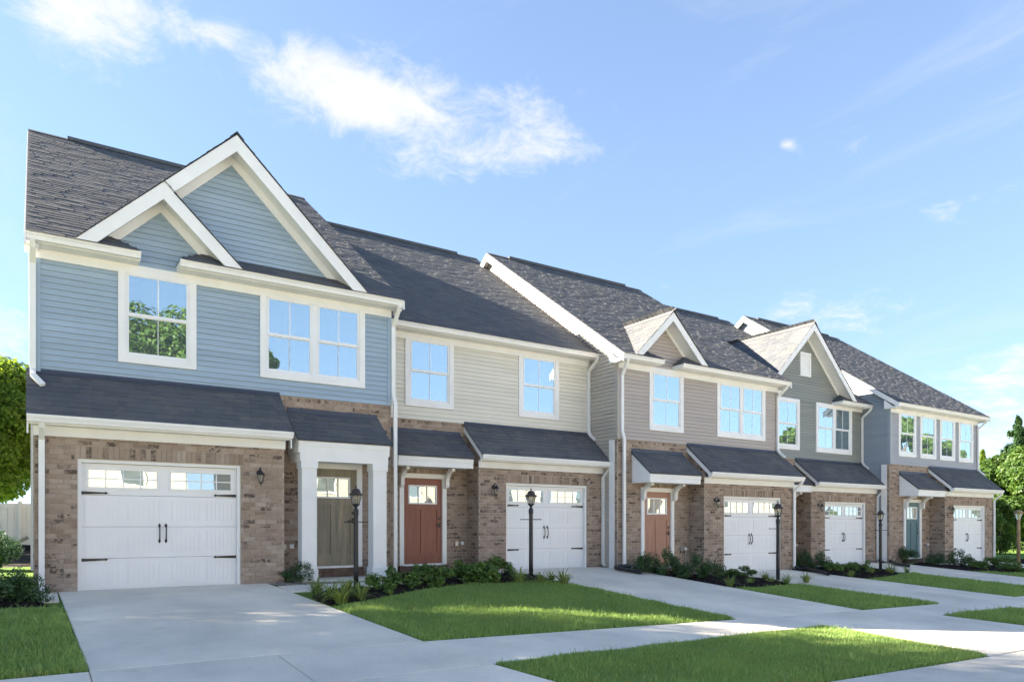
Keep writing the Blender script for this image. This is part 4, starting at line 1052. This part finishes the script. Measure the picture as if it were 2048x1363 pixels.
o = link('gravel', npmesh('gravel', V.reshape(-1, 3), (of[None]+(np.arange(k)*6)[:, None, None]).reshape(-1, 3)), 'gravel'); tag(o, 'tan pebble patch beside the left portico column', 'gravel', kind='stuff')

# ------------------------------------------------------------------ planting
def leaf_cloud(C, N, size, asp=.5, rs=1):
    """rhombic leaves centred at C with normals roughly N"""
    r_ = np.random.default_rng(rs); k = len(C)
    Nn = N+r_.normal(0, .55, (k, 3)); Nn /= np.linalg.norm(Nn, axis=1)[:, None]+1e-9
    T = np.cross(Nn, r_.normal(0, 1, (k, 3))); T /= np.linalg.norm(T, axis=1)[:, None]+1e-9; U = np.cross(Nn, T)
    s = (size*r_.uniform(.65, 1.35, k))[:, None]
    return np.stack([C-T*s, C+U*s*asp-T*s*.1+Nn*s*.12, C+T*s, C-U*s*asp-T*s*.1+Nn*s*.12], 1).reshape(-1, 3)
def cloud_mesh(name, V): k = len(V)//4; return npmesh(name, V, np.arange(4*k).reshape(k, 4))
def shrub_mesh(seed, n, leaf, rx, rz, loose, asp):
    r_ = np.random.default_rng(seed); nb = 26 if loose < .3 else 15
    d = r_.normal(0, 1, (nb, 3)); d[:, 2] = np.abs(d[:, 2])*.9+.05; d /= np.linalg.norm(d, axis=1)[:, None]
    cen = d*np.array([rx, rx, rz])*r_.uniform(.55, .95, (nb, 1)); cen[:, 2] += rz*.12; rad = r_.uniform(.20, .38, nb)*rx*(1-.25*loose)
    b = r_.integers(0, nb, n); u = r_.normal(0, 1, (n, 3)); u /= np.linalg.norm(u, axis=1)[:, None]
    C = cen[b]+u*(rad[b]*r_.uniform(.35, 1.05, n)**.6)[:, None]; C[:, 2] = np.maximum(C[:, 2], .01+.03*r_.random(n))
    return cloud_mesh('foliage', leaf_cloud(C, u+np.array([0, 0, .6]), leaf, asp, seed))
def stems_mesh(r, hh, n=6, seed=1):
    q = random.Random(seed); m = MB()
    for i in range(n):
        a = 6.28*i/n; m.tube([(0, 0, -.05), (.3*r*math.cos(a), .3*r*math.sin(a), hh*.35), (.7*r*math.cos(a), .7*r*math.sin(a), hh*.75)], .006, 5)
    return m.mesh('stem')
def norm_mesh(me, wid=1., hgt=1.):
    V = np.empty(len(me.vertices)*3, np.float32); me.vertices.foreach_get('co', V); V = V.reshape(-1, 3)
    w0 = max(np.percentile(V[:, 0], 97.5)-np.percentile(V[:, 0], 2.5), np.percentile(V[:, 1], 97.5)-np.percentile(V[:, 1], 2.5)); h0 = np.percentile(V[:, 2], 98.5)
    return w0, h0
SHR = {'box': [shrub_mesh(s_, 3000, .017, .36, .42, .2, .55) for s_ in (1, 2, 3)], 'big': [shrub_mesh(s_, 7000, .020, .36, .44, .25, .55) for s_ in (7, 8, 9)], 'az': [shrub_mesh(s_, 1300, .034, .36, .36, .6, .5) for s_ in (4, 5, 6)]}
STM = stems_mesh(.3, .4)
PLANT_N = {}
def shrub(kind, u, v, wpx, hpx, label, group, mat=None):
    x, y, s = ray_ground(u, v, .03); wd = wpx*s/F; hg = hpx*s/F*1.02
    r_ = empty('shrub', (x, y, float(gz(x, y))+.03)); tag(r_, label, 'shrub', group)
    i = PLANT_N.setdefault(kind, 0); PLANT_N[kind] += 1
    me = SHR[kind][i % 3]; fo = link('foliage', me, mat or ('leaf_box' if kind in ('box', 'big') else 'leaf_azalea'), r_)
    w0, h0 = norm_mesh(me); fo.scale = (wd*1.1/w0, wd*1.1/w0, hg*(1.12 if kind == 'box' else .92)/h0); fo.rotation_euler = (0, 0, i*1.7)
    st = link('stem', STM, 'bark', r_); st.scale = (wd, wd, hg/.5)
    return r_
def lily_mesh(seed, n=60, ln=.34):
    r_ = np.random.default_rng(seed); V = []; Fq = []
    for i in range(n):
        a = r_.uniform(0, 6.28); L_ = ln*r_.uniform(.6, 1.15); w_ = .0075*r_.uniform(.7, 1.3); up = r_.uniform(.75, 1.35); b0 = r_.uniform(0, .05)
        d = np.array([math.cos(a), math.sin(a), 0]); sd_ = np.array([-math.sin(a), math.cos(a), 0]); pts = []
        for k in range(5):
            t = k/4; ang = up*(1-t*1.5); pts.append((d*(b0+L_*t*math.cos(up)*1.15*(t**.35 if t else 0)))+np.array([0, 0, max(-.0, L_*(math.sin(up)*t-.62*t*t*(1.45-up*.55)))]))
        k0 = len(V)
        for k, p in enumerate(pts):
            ww = w_*(1-.85*(k/4)**2); V += [p-sd_*ww, p+sd_*ww]
        Fq += [(k0+2*k, k0+2*k+1, k0+2*k+3, k0+2*k+2) for k in range(4)]
    return npmesh('blades', np.array(V), np.array(Fq))
LIL = [lily_mesh(s_) for s_ in (1, 2, 3)]
def lily(u, v, wpx, label, group):
    x, y, s = ray_ground(u, v, .04); wd = wpx*s/F
    o = link('grassy_plant', LIL[PLANT_N.setdefault('lily', 0) % 3], 'leaf_lily', None, (x, y, float(gz(x, y))+.03)); PLANT_N['lily'] += 1
    w0, h0 = norm_mesh(LIL[0]); o.scale = (wd*1.4/w0, wd*1.4/w0, wd*.85/h0); o.rotation_euler = (0, 0, u*.7); tag(o, label, 'plant', group)
ORD = ['first', 'second', 'third', 'fourth', 'fifth', 'sixth', 'seventh', 'eighth']
g1 = 'leafy shrubs in the first mulch bed'
shrub('box', 597, 1163, 52, 34, 'small dark shrub on the pebbles in front of the left portico column', None)
for i, (u, v, a, b) in enumerate([(752, 1185, 56, 40), (802, 1174, 62, 40), (838, 1160, 44, 34), (876, 1171, 62, 42), (926, 1154, 56, 34), (960, 1165, 72, 42), (990, 1150, 70, 38)]):
    shrub('az', u, v, a, b, '%s leafy green shrub from the portico in the bed before the cream house' % ORD[i], g1)
for i, (u, v, a, b) in enumerate([(1290, 1144, 46, 34), (1337, 1149, 44, 44), (1384, 1156, 52, 42), (1425, 1159, 44, 34)]):
    shrub('box', u, v, a, b, '%s dark rounded shrub from the drain pipe in front of the taupe house' % ORD[i], 'dark shrubs before the taupe house')
shrub('az', 1484, 1154, 62, 22, 'low spreading shrub between the dark shrubs and the lamp post of the taupe house', None, 'leaf_box')
for i, (u, v, a, b) in enumerate([(1607, 1131, 26, 28), (1637, 1138, 38, 30)]): shrub('box', u, v, a, b, '%s dark rounded shrub from the downspout in front of the sage house' % ORD[i], 'dark shrubs before the sage house')
for i, (u, v, a, b) in enumerate([(1669, 1143, 27, 20), (1697, 1143, 27, 20), (1725, 1140, 30, 20)]): shrub('az', u, v, a, b, '%s low leafy shrub from the left in front of the sage house garage door' % ORD[i], 'low shrubs before the sage house')
for (u, v, a, b, t) in [(1814, 1124, 36, 27, 'dark upright shrub beside the teal front door'), (1871, 1128, 38, 19, 'squat dark shrub below the brick corner beside the slate house garage'), (1919, 1130, 40, 27, 'rounded shrub at the left edge of the slate house garage door')]:
    shrub('box', u, v, a, b, t, 'shrubs before the slate house')
for (u, v, a, b, t) in [(1964, 1138, 34, 18, 'low pale shrub in front of the slate house garage door'), (1999, 1131, 44, 20, 'wide shrub at the right corner of the slate house'), (2022, 1142, 44, 20, 'shrub around the foot of the wooden lamp post')]:
    shrub('az', u, v, a, b, t, None)
shrub('big', -10, 1138, 72, 80, 'tall leafy bush at the left picture edge before the white fence', None, 'leaf_box')
for i, (u, v, a, b) in enumerate([(8, 1208, 84, 58), (52, 1205, 68, 52)]): shrub('box', u, v, a, b, ['dark hedge shrub at the left picture edge in black mulch', 'dark hedge shrub beside the brick corner of the blue house'][i], 'hedge shrubs left of the blue house')
for i, (u, v, a) in enumerate([(634, 1188, 44), (661, 1196, 44), (682, 1205, 50), (694, 1186, 40), (722, 1198, 44)]):
    lily(u, v, a, ['strappy pale green plant nearest the portico walk by the first lamp post', 'strappy plant second from the walk by the first lamp post', 'strappy plant at the lawn edge left of the first lamp post', 'strappy plant just behind the first lamp post', 'strappy plant to the right of the first lamp post'][i], 'strappy plants by the lamp posts')
for i, (u, v, a) in enumerate([(1038, 1166, 40), (1082, 1167, 32), (1102, 1160, 26), (1128, 1167, 38)]): lily(u, v, a, '%s strappy plant from the left around the lamp post of the cream house' % ORD[i], 'strappy plants by the lamp posts')
for i, (u, v, a) in enumerate([(1460, 1171, 26), (1501, 1168, 22), (1530, 1158, 20), (1541, 1166, 20), (1573, 1167, 26), (1612, 1163, 26)]): lily(u, v, a, '%s strappy plant from the left around the lamp post of the taupe house' % ORD[i], 'strappy plants by the lamp posts')
for i, (u, v, a) in enumerate([(1703, 1152, 18), (1742, 1147, 22), (1781, 1146, 26), (1814, 1144, 16)]): lily(u, v, a, '%s strappy plant from the left around the lamp post of the sage house' % ORD[i], 'strappy plants by the lamp posts')

# ------------------------------------------------------------------ lamp posts
def lamp_post():
    r_ = empty('lamp_post', (0, 0, 0))
    MB().lathe([(.050, -.1), (.047, .4), (.043, 1.50), (.043, 1.51)], n=14).build('post', 'black_metal', r_, True)
    MB().lathe([(.050, 1.44), (.052, 1.46), (.052, 1.54), (.045, 1.555), (.030, 1.57), (.026, 1.60), (.05, 1.625), (.075, 1.645), (.078, 1.66), (.0, 1.661)], n=14).build('collar', 'black_metal', r_, True)
    b = MB().tube([(-.22, 0, 1.31), (.22, 0, 1.31)], .009, 6)
    for sx in (-.225, .225): b.lathe([(.0, 1.297), (.012, 1.300), (.014, 1.31), (.012, 1.32), (.0, 1.323)], sx, 0, 8)
    b.build('ladder_rest', 'black_metal', r_)
    MB().lathe([(.060, 1.662), (.108, 1.835)], n=6).build('glass', 'lantern_glass', r_)
    f = MB()
    for q in range(6):
        A = q*math.pi/3; f.tube([(.063*math.cos(A), .063*math.sin(A), 1.655), (.112*math.cos(A), .112*math.sin(A), 1.84)], .006, 4)
    f.lathe([(.010, 1.662), (.016, 1.68), (.012, 1.76), (.0, 1.77)], n=8); f.build('lantern_frame', 'bronze_metal', r_)
    MB().lathe([(.135, 1.832), (.142, 1.842), (.128, 1.858), (.090, 1.875), (.086, 1.905), (.072, 1.935), (.040, 1.955), (.014, 1.962), (.010, 1.975), (.017, 1.988), (.012, 2.005), (.004, 2.02), (.0, 2.022)], n=14).build('cap', 'bronze_metal', r_, True)
    return r_
def copy_tree(o, parent=None):
    c = o.copy(); col.objects.link(c); c.parent = parent
    for ch in list(o.children): copy_tree(ch, c)
    return c
LP = lamp_post()
for i, (u, v, top, t) in enumerate([(712, 1178, 972, 'black lamp post with tan lantern in front of the white portico'), (1062, 1154, 977, 'black lamp post in front of the cream house garage door'),
                                    (1556, 1158, 1003, 'black lamp post in front of the taupe house garage door'), (1761, 1139, 1018, 'black lamp post between the sage house garage and the slate house')]):
    o = LP if i == 0 else None
    if o is None:
        o = LP.copy(); col.objects.link(o)
        for ch in list(LP.children): c = ch.copy(); col.objects.link(c); c.parent = o
    x, y, s = ray_ground(u, v, .03); o.location = (x, y, float(gz(x, y))+.03); sc = (v-top)*s/F/2.0; o.scale = (sc,)*3; o.rotation_euler = (0, 0, R(-33))
    tag(o, t, 'lamp post', 'black lamp posts along the row')
x, y, s = ray_ground(2037, 1140, .03); wl = empty('wooden_lamp_post', (x, y, float(gz(x, y)))); tag(wl, 'brown wooden post with a pale lantern at the right picture edge', 'lamp post')
hh = 120*s/F
MB().lathe([(.06, -.1), (.055, hh*.84), (.05, hh*.86)], n=10).build('post', 'wood_post', wl, True)
MB().lathe([(.06, hh*.86), (.14, hh*.965)], n=8).build('glass', 'lantern_glass', wl); MB().lathe([(.15, hh*.965), (.14, hh*.99), (.10, hh*1.01), (.04, hh*1.02), (.0, hh*1.022)], n=10).build('cap', 'wood_post', wl, True)

# ------------------------------------------------------------------ black corrugated drain pipes
def drain(pts, label):
    P = [Vector(p) for p in pts]; path = []
    for i in range(len(P)-1):
        a, b = P[i], P[i+1]; p0 = P[max(i-1, 0)]; p3 = P[min(i+2, len(P)-1)]
        for k in range(8):
            t = k/8; path.append(.5*((2*a)+(b-p0)*t+(2*p0-5*a+4*b-p3)*t*t+(3*a-p0-3*b+p3)*t**3))
    path.append(P[-1])
    # corrugations
    fine = []; tot = sum((path[i+1]-path[i]).length for i in range(len(path)-1)); n = int(tot/.018)
    acc = 0; i = 0
    for k in range(n+1):
        d = k*tot/n
        while i < len(path)-2 and acc+(path[i+1]-path[i]).length < d: acc += (path[i+1]-path[i]).length; i += 1
        fine.append(path[i]+(path[i+1]-path[i])*min(1, (d-acc)/max(1e-6, (path[i+1]-path[i]).length)))
    m = MB(); nn = 12; rings = []
    for k, p in enumerate(fine):
        t = (fine[min(k+1, n)]-fine[max(k-1, 0)]).normalized(); A = t.cross(Vector((0, 0, 1))).normalized(); Bv = A.cross(t); r_ = .056 if k % 2 else .050
        rings.append([p+A*math.cos(2*math.pi*j/nn)*r_+Bv*math.sin(2*math.pi*j/nn)*r_ for j in range(nn)])
    for r_ in rings: m.v += [tuple(q) for q in r_]
    for k in range(n):
        for j in range(nn): m.f.append((k*nn+j, k*nn+(j+1) % nn, (k+1)*nn+(j+1) % nn, (k+1)*nn+j))
    k0 = len(m.v); m.v += [tuple(fine[-1]+(q-fine[-1])*.86) for q in map(Vector, rings[-1])]; k1 = len(m.v); m.v += [tuple(fine[-2]+(q-fine[-2])*.8-(fine[-1]-fine[-4])) for q in map(Vector, rings[-1])]
    e = n*nn
    for j in range(nn): m.f += [(e+j, e+(j+1) % nn, k0+(j+1) % nn, k0+j), (k0+j, k0+(j+1) % nn, k1+(j+1) % nn, k1+j)]
    m.f.append(tuple(k1+j for j in range(nn)))
    o = m.build('drain_pipe', 'black_plastic', None, True); tag(o, label, 'pipe', 'black corrugated drain pipes')
def gpt(u, v, up=.065): x, y, s = ray_ground(u, v, .06); return (x, y, float(gz(x, y))+up+.03)
def foot(x, y, z): return (x, y, float(gz(x, y))+z)
drain([(13.01, 14.55, .04), (13.02, 14.44, -.10), foot(13.05, 14.2, .10), gpt(1232, 1137), gpt(1284, 1146)], 'black corrugated drain pipe from the cream house garage downspout, lying nearest the drive')
drain([(13.20, 14.50, -.12), (13.21, 14.40, -.20), foot(13.3, 14.2, .09), gpt(1290, 1136), gpt(1322, 1143)], 'black corrugated drain pipe from the taupe house corner, half hidden by shrubs')
drain([(19.75, 13.95, -.16), (19.75, 13.85, -.24), foot(19.8, 13.6, .09), gpt(1612, 1138), gpt(1657, 1149)], 'black corrugated drain pipe at the right corner of the taupe house garage')
drain([(26.15, 14.95, -.16), (26.16, 14.85, -.24), foot(26.25, 14.6, .09), gpt(1790, 1128), gpt(1818, 1133)], 'black corrugated drain pipe between the sage house garage and the slate house')

# ------------------------------------------------------------------ fence and leftovers by the fence
fz = float(gz(-2, 29.6)); fe = empty('vinyl_fence', (-4, 29.6, fz-.17)); tag(fe, 'white vinyl board fence behind the left corner of the blue house', 'fence')
B(-6, 5, -.03, .03, 1.68, 1.83).build('top_rail', 'white_vinyl', fe); B(-6, 5, -.03, .03, .05, .20).build('bottom_rail', 'white_vinyl', fe)
B(-6, 5, .019, .023, .1, 1.75).build('light_block_sheet', 'white_vinyl', fe)  # added behind the boards to stop sunlight coming through their gaps
for i in range(int(11/.178)):
    B(-6+i*.178+.003, -6+(i+1)*.178-.003, -.018, .018, .20, 1.68).build('board', 'white_vinyl', fe)
for x in (-6, -3.6, -1.2, 1.2, 3.6): B(x-.06, x+.06, -.065, -.031, -.1, 1.90).build('post', 'white_vinyl', fe)
zz = lambda y: float(gz(-1, y))
dp = empty('debris_pile', (-.7, 25.5, zz(25.5))); tag(dp, 'pile of black hose, paving slabs and a pale plank below the fence', 'debris')
for k in range(3): MB().tube([(-1.4+.1*k, .2*k, .12+.06*k), (-.6, -.1+.1*k, .34+.03*k), (.1, .1, .30+.05*k), (.9, .05, .26+.04*k)], .035, 8).build('hose', 'black_plastic', dp, True)
MB().sweep([(-.55, -.3, .0), (.55, .2, .62)], [(-.05, -.012), (.05, -.012), (.05, .012), (-.05, .012)]).build('plank', 'wood_plank', dp)
for (x, y, a) in ((-.3, .0, .2), (.2, .25, -.3), (-.7, .2, .5)):
    o = B(-.28, .28, -.2, .2, 0, .05).build('paver', 'concrete', dp); o.location = (x, y, .10); o.rotation_euler = (.35, .15, a)
o = MB().add([(-3, -4, -.05), (1.2, -4, -.05), (1.2, 2.5, -.05), (-3, 2.5, -.05), (-2.4, -2.5, .10), (.7, -2.5, .08), (.7, 1.5, .22), (-2.4, 1.5, .2)], [(0,1,5,4),(1,2,6,5),(2,3,7,6),(3,0,4,7),(4,5,6,7)]).build('soil_heap', 'soil', dp)

# ------------------------------------------------------------------ trees
def tree(name, x, y, hgt, crown, nleaf, leaf, mat, label, group=None, seed=1, trunk_r=.14, base=.3, nb=34, cat='tree'):
    """crown = (rx, ry, rz, centre height); a tapered trunk with limbs and a clumped crown"""
    r_ = np.random.default_rng(seed); q = random.Random(seed); rx, ry, rz, cz = crown
    t = empty(name, (x, y, float(gz(x, y)) if y > YK else float(street_z(x, y))+.1)); tag(t, label, cat, group)
    d = r_.normal(0, 1, (nb, 3)); d /= np.linalg.norm(d, axis=1)[:, None]
    cen = d*np.array([rx, ry, rz])*(r_.uniform(.35, .95, nb)**.7)[:, None]; cen[:, 2] += cz
    rad = r_.uniform(.20, .36, nb)*min(rx, rz)
    b = r_.choice(nb, nleaf, p=rad**2/np.sum(rad**2)); u = r_.normal(0, 1, (nleaf, 3)); u /= np.linalg.norm(u, axis=1)[:, None]
    C = cen[b]+u*(rad[b]*r_.uniform(.2, 1.12, nleaf)**.5)[:, None]*np.array([1, 1, .8])
    link('crown', cloud_mesh('crown', leaf_cloud(C, u+np.array([0, 0, .5]), leaf, .62, seed)), mat, t)
    m = MB(); top = cz+rz*.35; wob = [(q.uniform(-.1, .1)*k, q.uniform(-.1, .1)*k, top*k/5) for k in range(6)]
    n = 9; rings = []
    for k, p in enumerate(wob):
        rr = trunk_r*(1.25 if k == 0 else 1-.15*k)
        m.v += [(p[0]+rr*math.cos(6.283*j/n), p[1]+rr*math.sin(6.283*j/n), p[2]-.15*(k == 0)) for j in range(n)]
    for k in range(5):
        for j in range(n): m.f.append((k*n+j, k*n+(j+1) % n, (k+1)*n+(j+1) % n, (k+1)*n+j))
    for k in range(0, nb, 2):
        c = cen[k]; z0 = max(base*hgt*.5, min(c[2]*.65, top*.95)); i = min(4, int(z0/top*5)); f = z0/top*5-i
        p0 = Vector(wob[i]).lerp(Vector(wob[i+1]), f); p1 = Vector(c); mid = p0.lerp(p1, .5)+Vector((0, 0, -.12*(p1-p0).length))
        m.tube([p0, mid, p1], trunk_r*.22, 5)
    m.build('trunk', 'bark', t, True); return t
def conifer(name, x, y, hgt, rb, nleaf, leaf, label, group=None, seed=1, mat='leaf_pine', base=.06):
    r_ = np.random.default_rng(seed); t = empty(name, (x, y, float(gz(x, y)) if y > YK else float(street_z(x, y))+.1)); tag(t, label, 'tree', group)
    m = MB(); m.lathe([(.18*hgt/10, -.2), (.12*hgt/10, hgt*.5), (.02, hgt*.98)], n=8)
    nbr = int(90*hgt/8); Cs = []; Ns = []
    per = nleaf//nbr
    for i in range(nbr):
        f = base+(1-base)*((i+r_.random())/nbr); z0 = f*hgt; L_ = rb*(1-f)**.8*r_.uniform(.65, 1.15)+.12; a = r_.uniform(0, 6.28)
        d = np.array([math.cos(a), math.sin(a), 0]); s_ = np.array([-d[1], d[0], 0])
        m.tube([(0, 0, z0), tuple(d*L_*.9+np.array([0, 0, z0+.10*L_]))], .02*hgt/10, 4)
        tt = r_.random(per)**.7; sp = (.12+.36*(1-abs(tt-.45)))*L_*.6
        p = d[None]*(tt*L_)[:, None]+s_[None]*(r_.normal(0, .5, per)*sp)[:, None]; p[:, 2] = z0+tt*L_*.12-.10*L_*tt**2+r_.normal(0, .10*L_+.05, per)
        Cs.append(p); Ns.append(np.tile(np.array([d[0]*.4, d[1]*.4, .7]), (per, 1)))
    C = np.concatenate(Cs); link('crown', cloud_mesh('crown', leaf_cloud(C, np.concatenate(Ns), leaf, .40, seed)), mat, t)
    m.build('trunk', 'bark', t, True); return t
def at(u, depth): tt = (u-1024)/F; return (CA*tt+CB)*depth, (-CB*tt+CA)*depth
tree('maple_tree', -2.0, 33.5, 7.0, (3.3, 3.0, 2.7, 4.3), 60000, .085, 'leaf_maple', 'bright green maple tree behind the white fence at the left', None, 3, .16, nb=60)
gR = 'trees beyond the slate house'
for i, (u, dep, hg, rx, tp, lab) in enumerate([(2036, 58, 10.2, 2.8, 'c', 'tall pointed evergreen at the right picture edge'), (2012, 50, 6.2, 2.7, 't', 'round dark green tree right of the slate house garage'),
        (1988, 74, 8.2, 1.9, 'c', 'pointed pale evergreen peeping over the slate house garage roof'), (2056, 44, 6.4, 3.2, 't', 'broad dark green tree cut by the right picture edge'),
        (1965, 95, 11.5, 1.6, 'y', 'slim yellowish tree just right of the slate house downspout'), (2000, 38, 3.0, 1.2, 'c2', 'small layered evergreen beside the slate house garage corner')]):
    x, y = at(u, dep)
    if tp == 'c': conifer('evergreen_tree', x, y, hg, rx, 70000, .11, lab, gR, 20+i)
    elif tp == 'c2': conifer('evergreen_tree', x, y, hg, rx, 12000, .07, lab, gR, 20+i, 'leaf_azalea')
    elif tp == 'y': conifer('slim_tree', x, y, hg, rx, 12000, .16, lab, gR, 20+i, 'leaf_maple')
    else: tree('leafy_tree', x, y, hg, (rx, rx, hg*.44, hg*.54), 60000, .11, 'leaf_tree', lab, gR, 20+i, .16, nb=70)
# a far belt of woodland closes the view on the right
def belt(name, pts, hgt, n, leaf, label):
    C = []; N_ = []
    for (x0, y0), (x1, y1) in zip(pts[:-1], pts[1:]):
        ln = math.hypot(x1-x0, y1-y0); k = int(n*ln/10); t = rng.random(k); ph = t*ln
        top = hgt*(.72+.16*np.sin(ph*.55+x0)+.12*np.sin(ph*1.7+y0)); z = rng.random(k)**.8*top
        off = rng.normal(0, 1.2, k)
        C.append(np.c_[x0+(x1-x0)*t-(y1-y0)/ln*off, y0+(y1-y0)*t+(x1-x0)/ln*off, gz(x0+(x1-x0)*t, y0+(y1-y0)*t)+z])
    C = np.concatenate(C); k = len(C)
    o = link(name, cloud_mesh(name, leaf_cloud(C, rng.normal(0, 1, (k, 3)), leaf, .6, 4)), 'leaf_tree'); tag(o, label, 'woodland', kind='stuff')
belt('woodland', [(70, 60), (84, 40), (88, 22), (86, 4)], 7.5, 9000, .24, 'dark belt of woodland beyond the park lawn at the right')
# trees standing left of the picture and across the street (seen in the window panes and as dappled shade; two are added for more shade)
tree('shade_tree', -9.5, 15.3, 12, (4.1, 4.1, 4.4, 8.6), 46000, .09, 'leaf_tree', 'shade tree left of the driveway of the blue house', None, 41, .2, nb=150)
tree('shade_tree', -10.6, 21.6, 8.2, (3.4, 3.4, 3.5, 5.6), 34000, .085, 'leaf_tree', 'smaller unseen tree added left of the blue house for shade', None, 44, .15, nb=110)  # added out of view to dim the sun streak on the driveway
tree('shade_tree', -8.5, 31.5, 8, (3.2, 3.2, 3.0, 5.0), 9000, .18, 'leaf_tree', 'unseen tree added behind the white fence for shade', None, 45, .15)  # added out of view to shade the grass before the fence
gS = 'trees across the street mirrored in the windows'
tree('street_tree', 6.4, -21, 14.8, (5.0, 4.5, 5.2, 9.9), 44000, .16, 'leaf_tree', 'tall leafy tree across the street, mirrored in the left window of the blue house', gS, 51, .25, nb=90)
tree('street_tree', 12.8, -21, 13, (2.7, 3, 4.4, 9.2), 16000, .17, 'leaf_tree', 'leafy tree across the street, mirrored in the double window of the blue house', gS, 52, .22)
for i, (x, y, hg) in enumerate([(62, -14, 12.0), (70, -15, 11), (82, -15, 15.5), (91, -16, 14.0), (100, -15, 12.5)]):
    tree('pine_tree', x, y, hg, (3.0, 3.0, hg*.36, hg*.64), 7000, .24, 'leaf_tree', '%s pine from the left across the street, mirrored in the far houses' % ORD[i], gS, 60+i, .2, nb=22)
# a row of cream houses across the street, seen in the door panes
wk2 = sheet('far_sidewalk', np.array([-900, -60, 0, 4, 9.8, 13.5, 16.5, 20.4, 33, 60, 120, 900.]), np.array([-8.2, -6.6]), .125, 'concrete_walk', zfun=street_z); wk2['kind'] = 'structure'
for i, x0 in enumerate((-26, -8, 10, 28, 46)):
    wd = 15; hz = float(street_z(x0, -15))+.1; hs_ = empty('house', (x0, -15, hz)); tag(hs_, ['cream house across the street, %s from the left' % t for t in ORD][i], 'house', 'houses across the street')
    B(0, wd, -8, 0, -.2, 5.6).build('wall', 'house_cream', hs_)
    MB().prism_x([(-8.5, 5.6), (.5, 5.6), (-4, 8.2)], -.4, wd+.4).build('roof', 'roof_plain', hs_)
    for k in range(4):
        for zz_ in (1.0, 3.6):
            wo = B(1+k*wd/4.2, 2.3+k*wd/4.2, .001, .04, zz_, zz_+1.5).build('window', 'white_trim', hs_); B(1.1+k*wd/4.2, 2.2+k*wd/4.2, .041, .05, zz_+.1, zz_+1.4).build('pane', 'window_glass', wo)
    B(wd/2-.5, wd/2+.5, .001, .06, .1, 2.2).build('front_door', 'door_rust', hs_)
    dw = sheet('far_driveway', np.array([x0+10., x0+14.5]), np.array([-14.9, -4.2]), .13, 'concrete', zfun=street_z); dw['kind'] = 'structure'
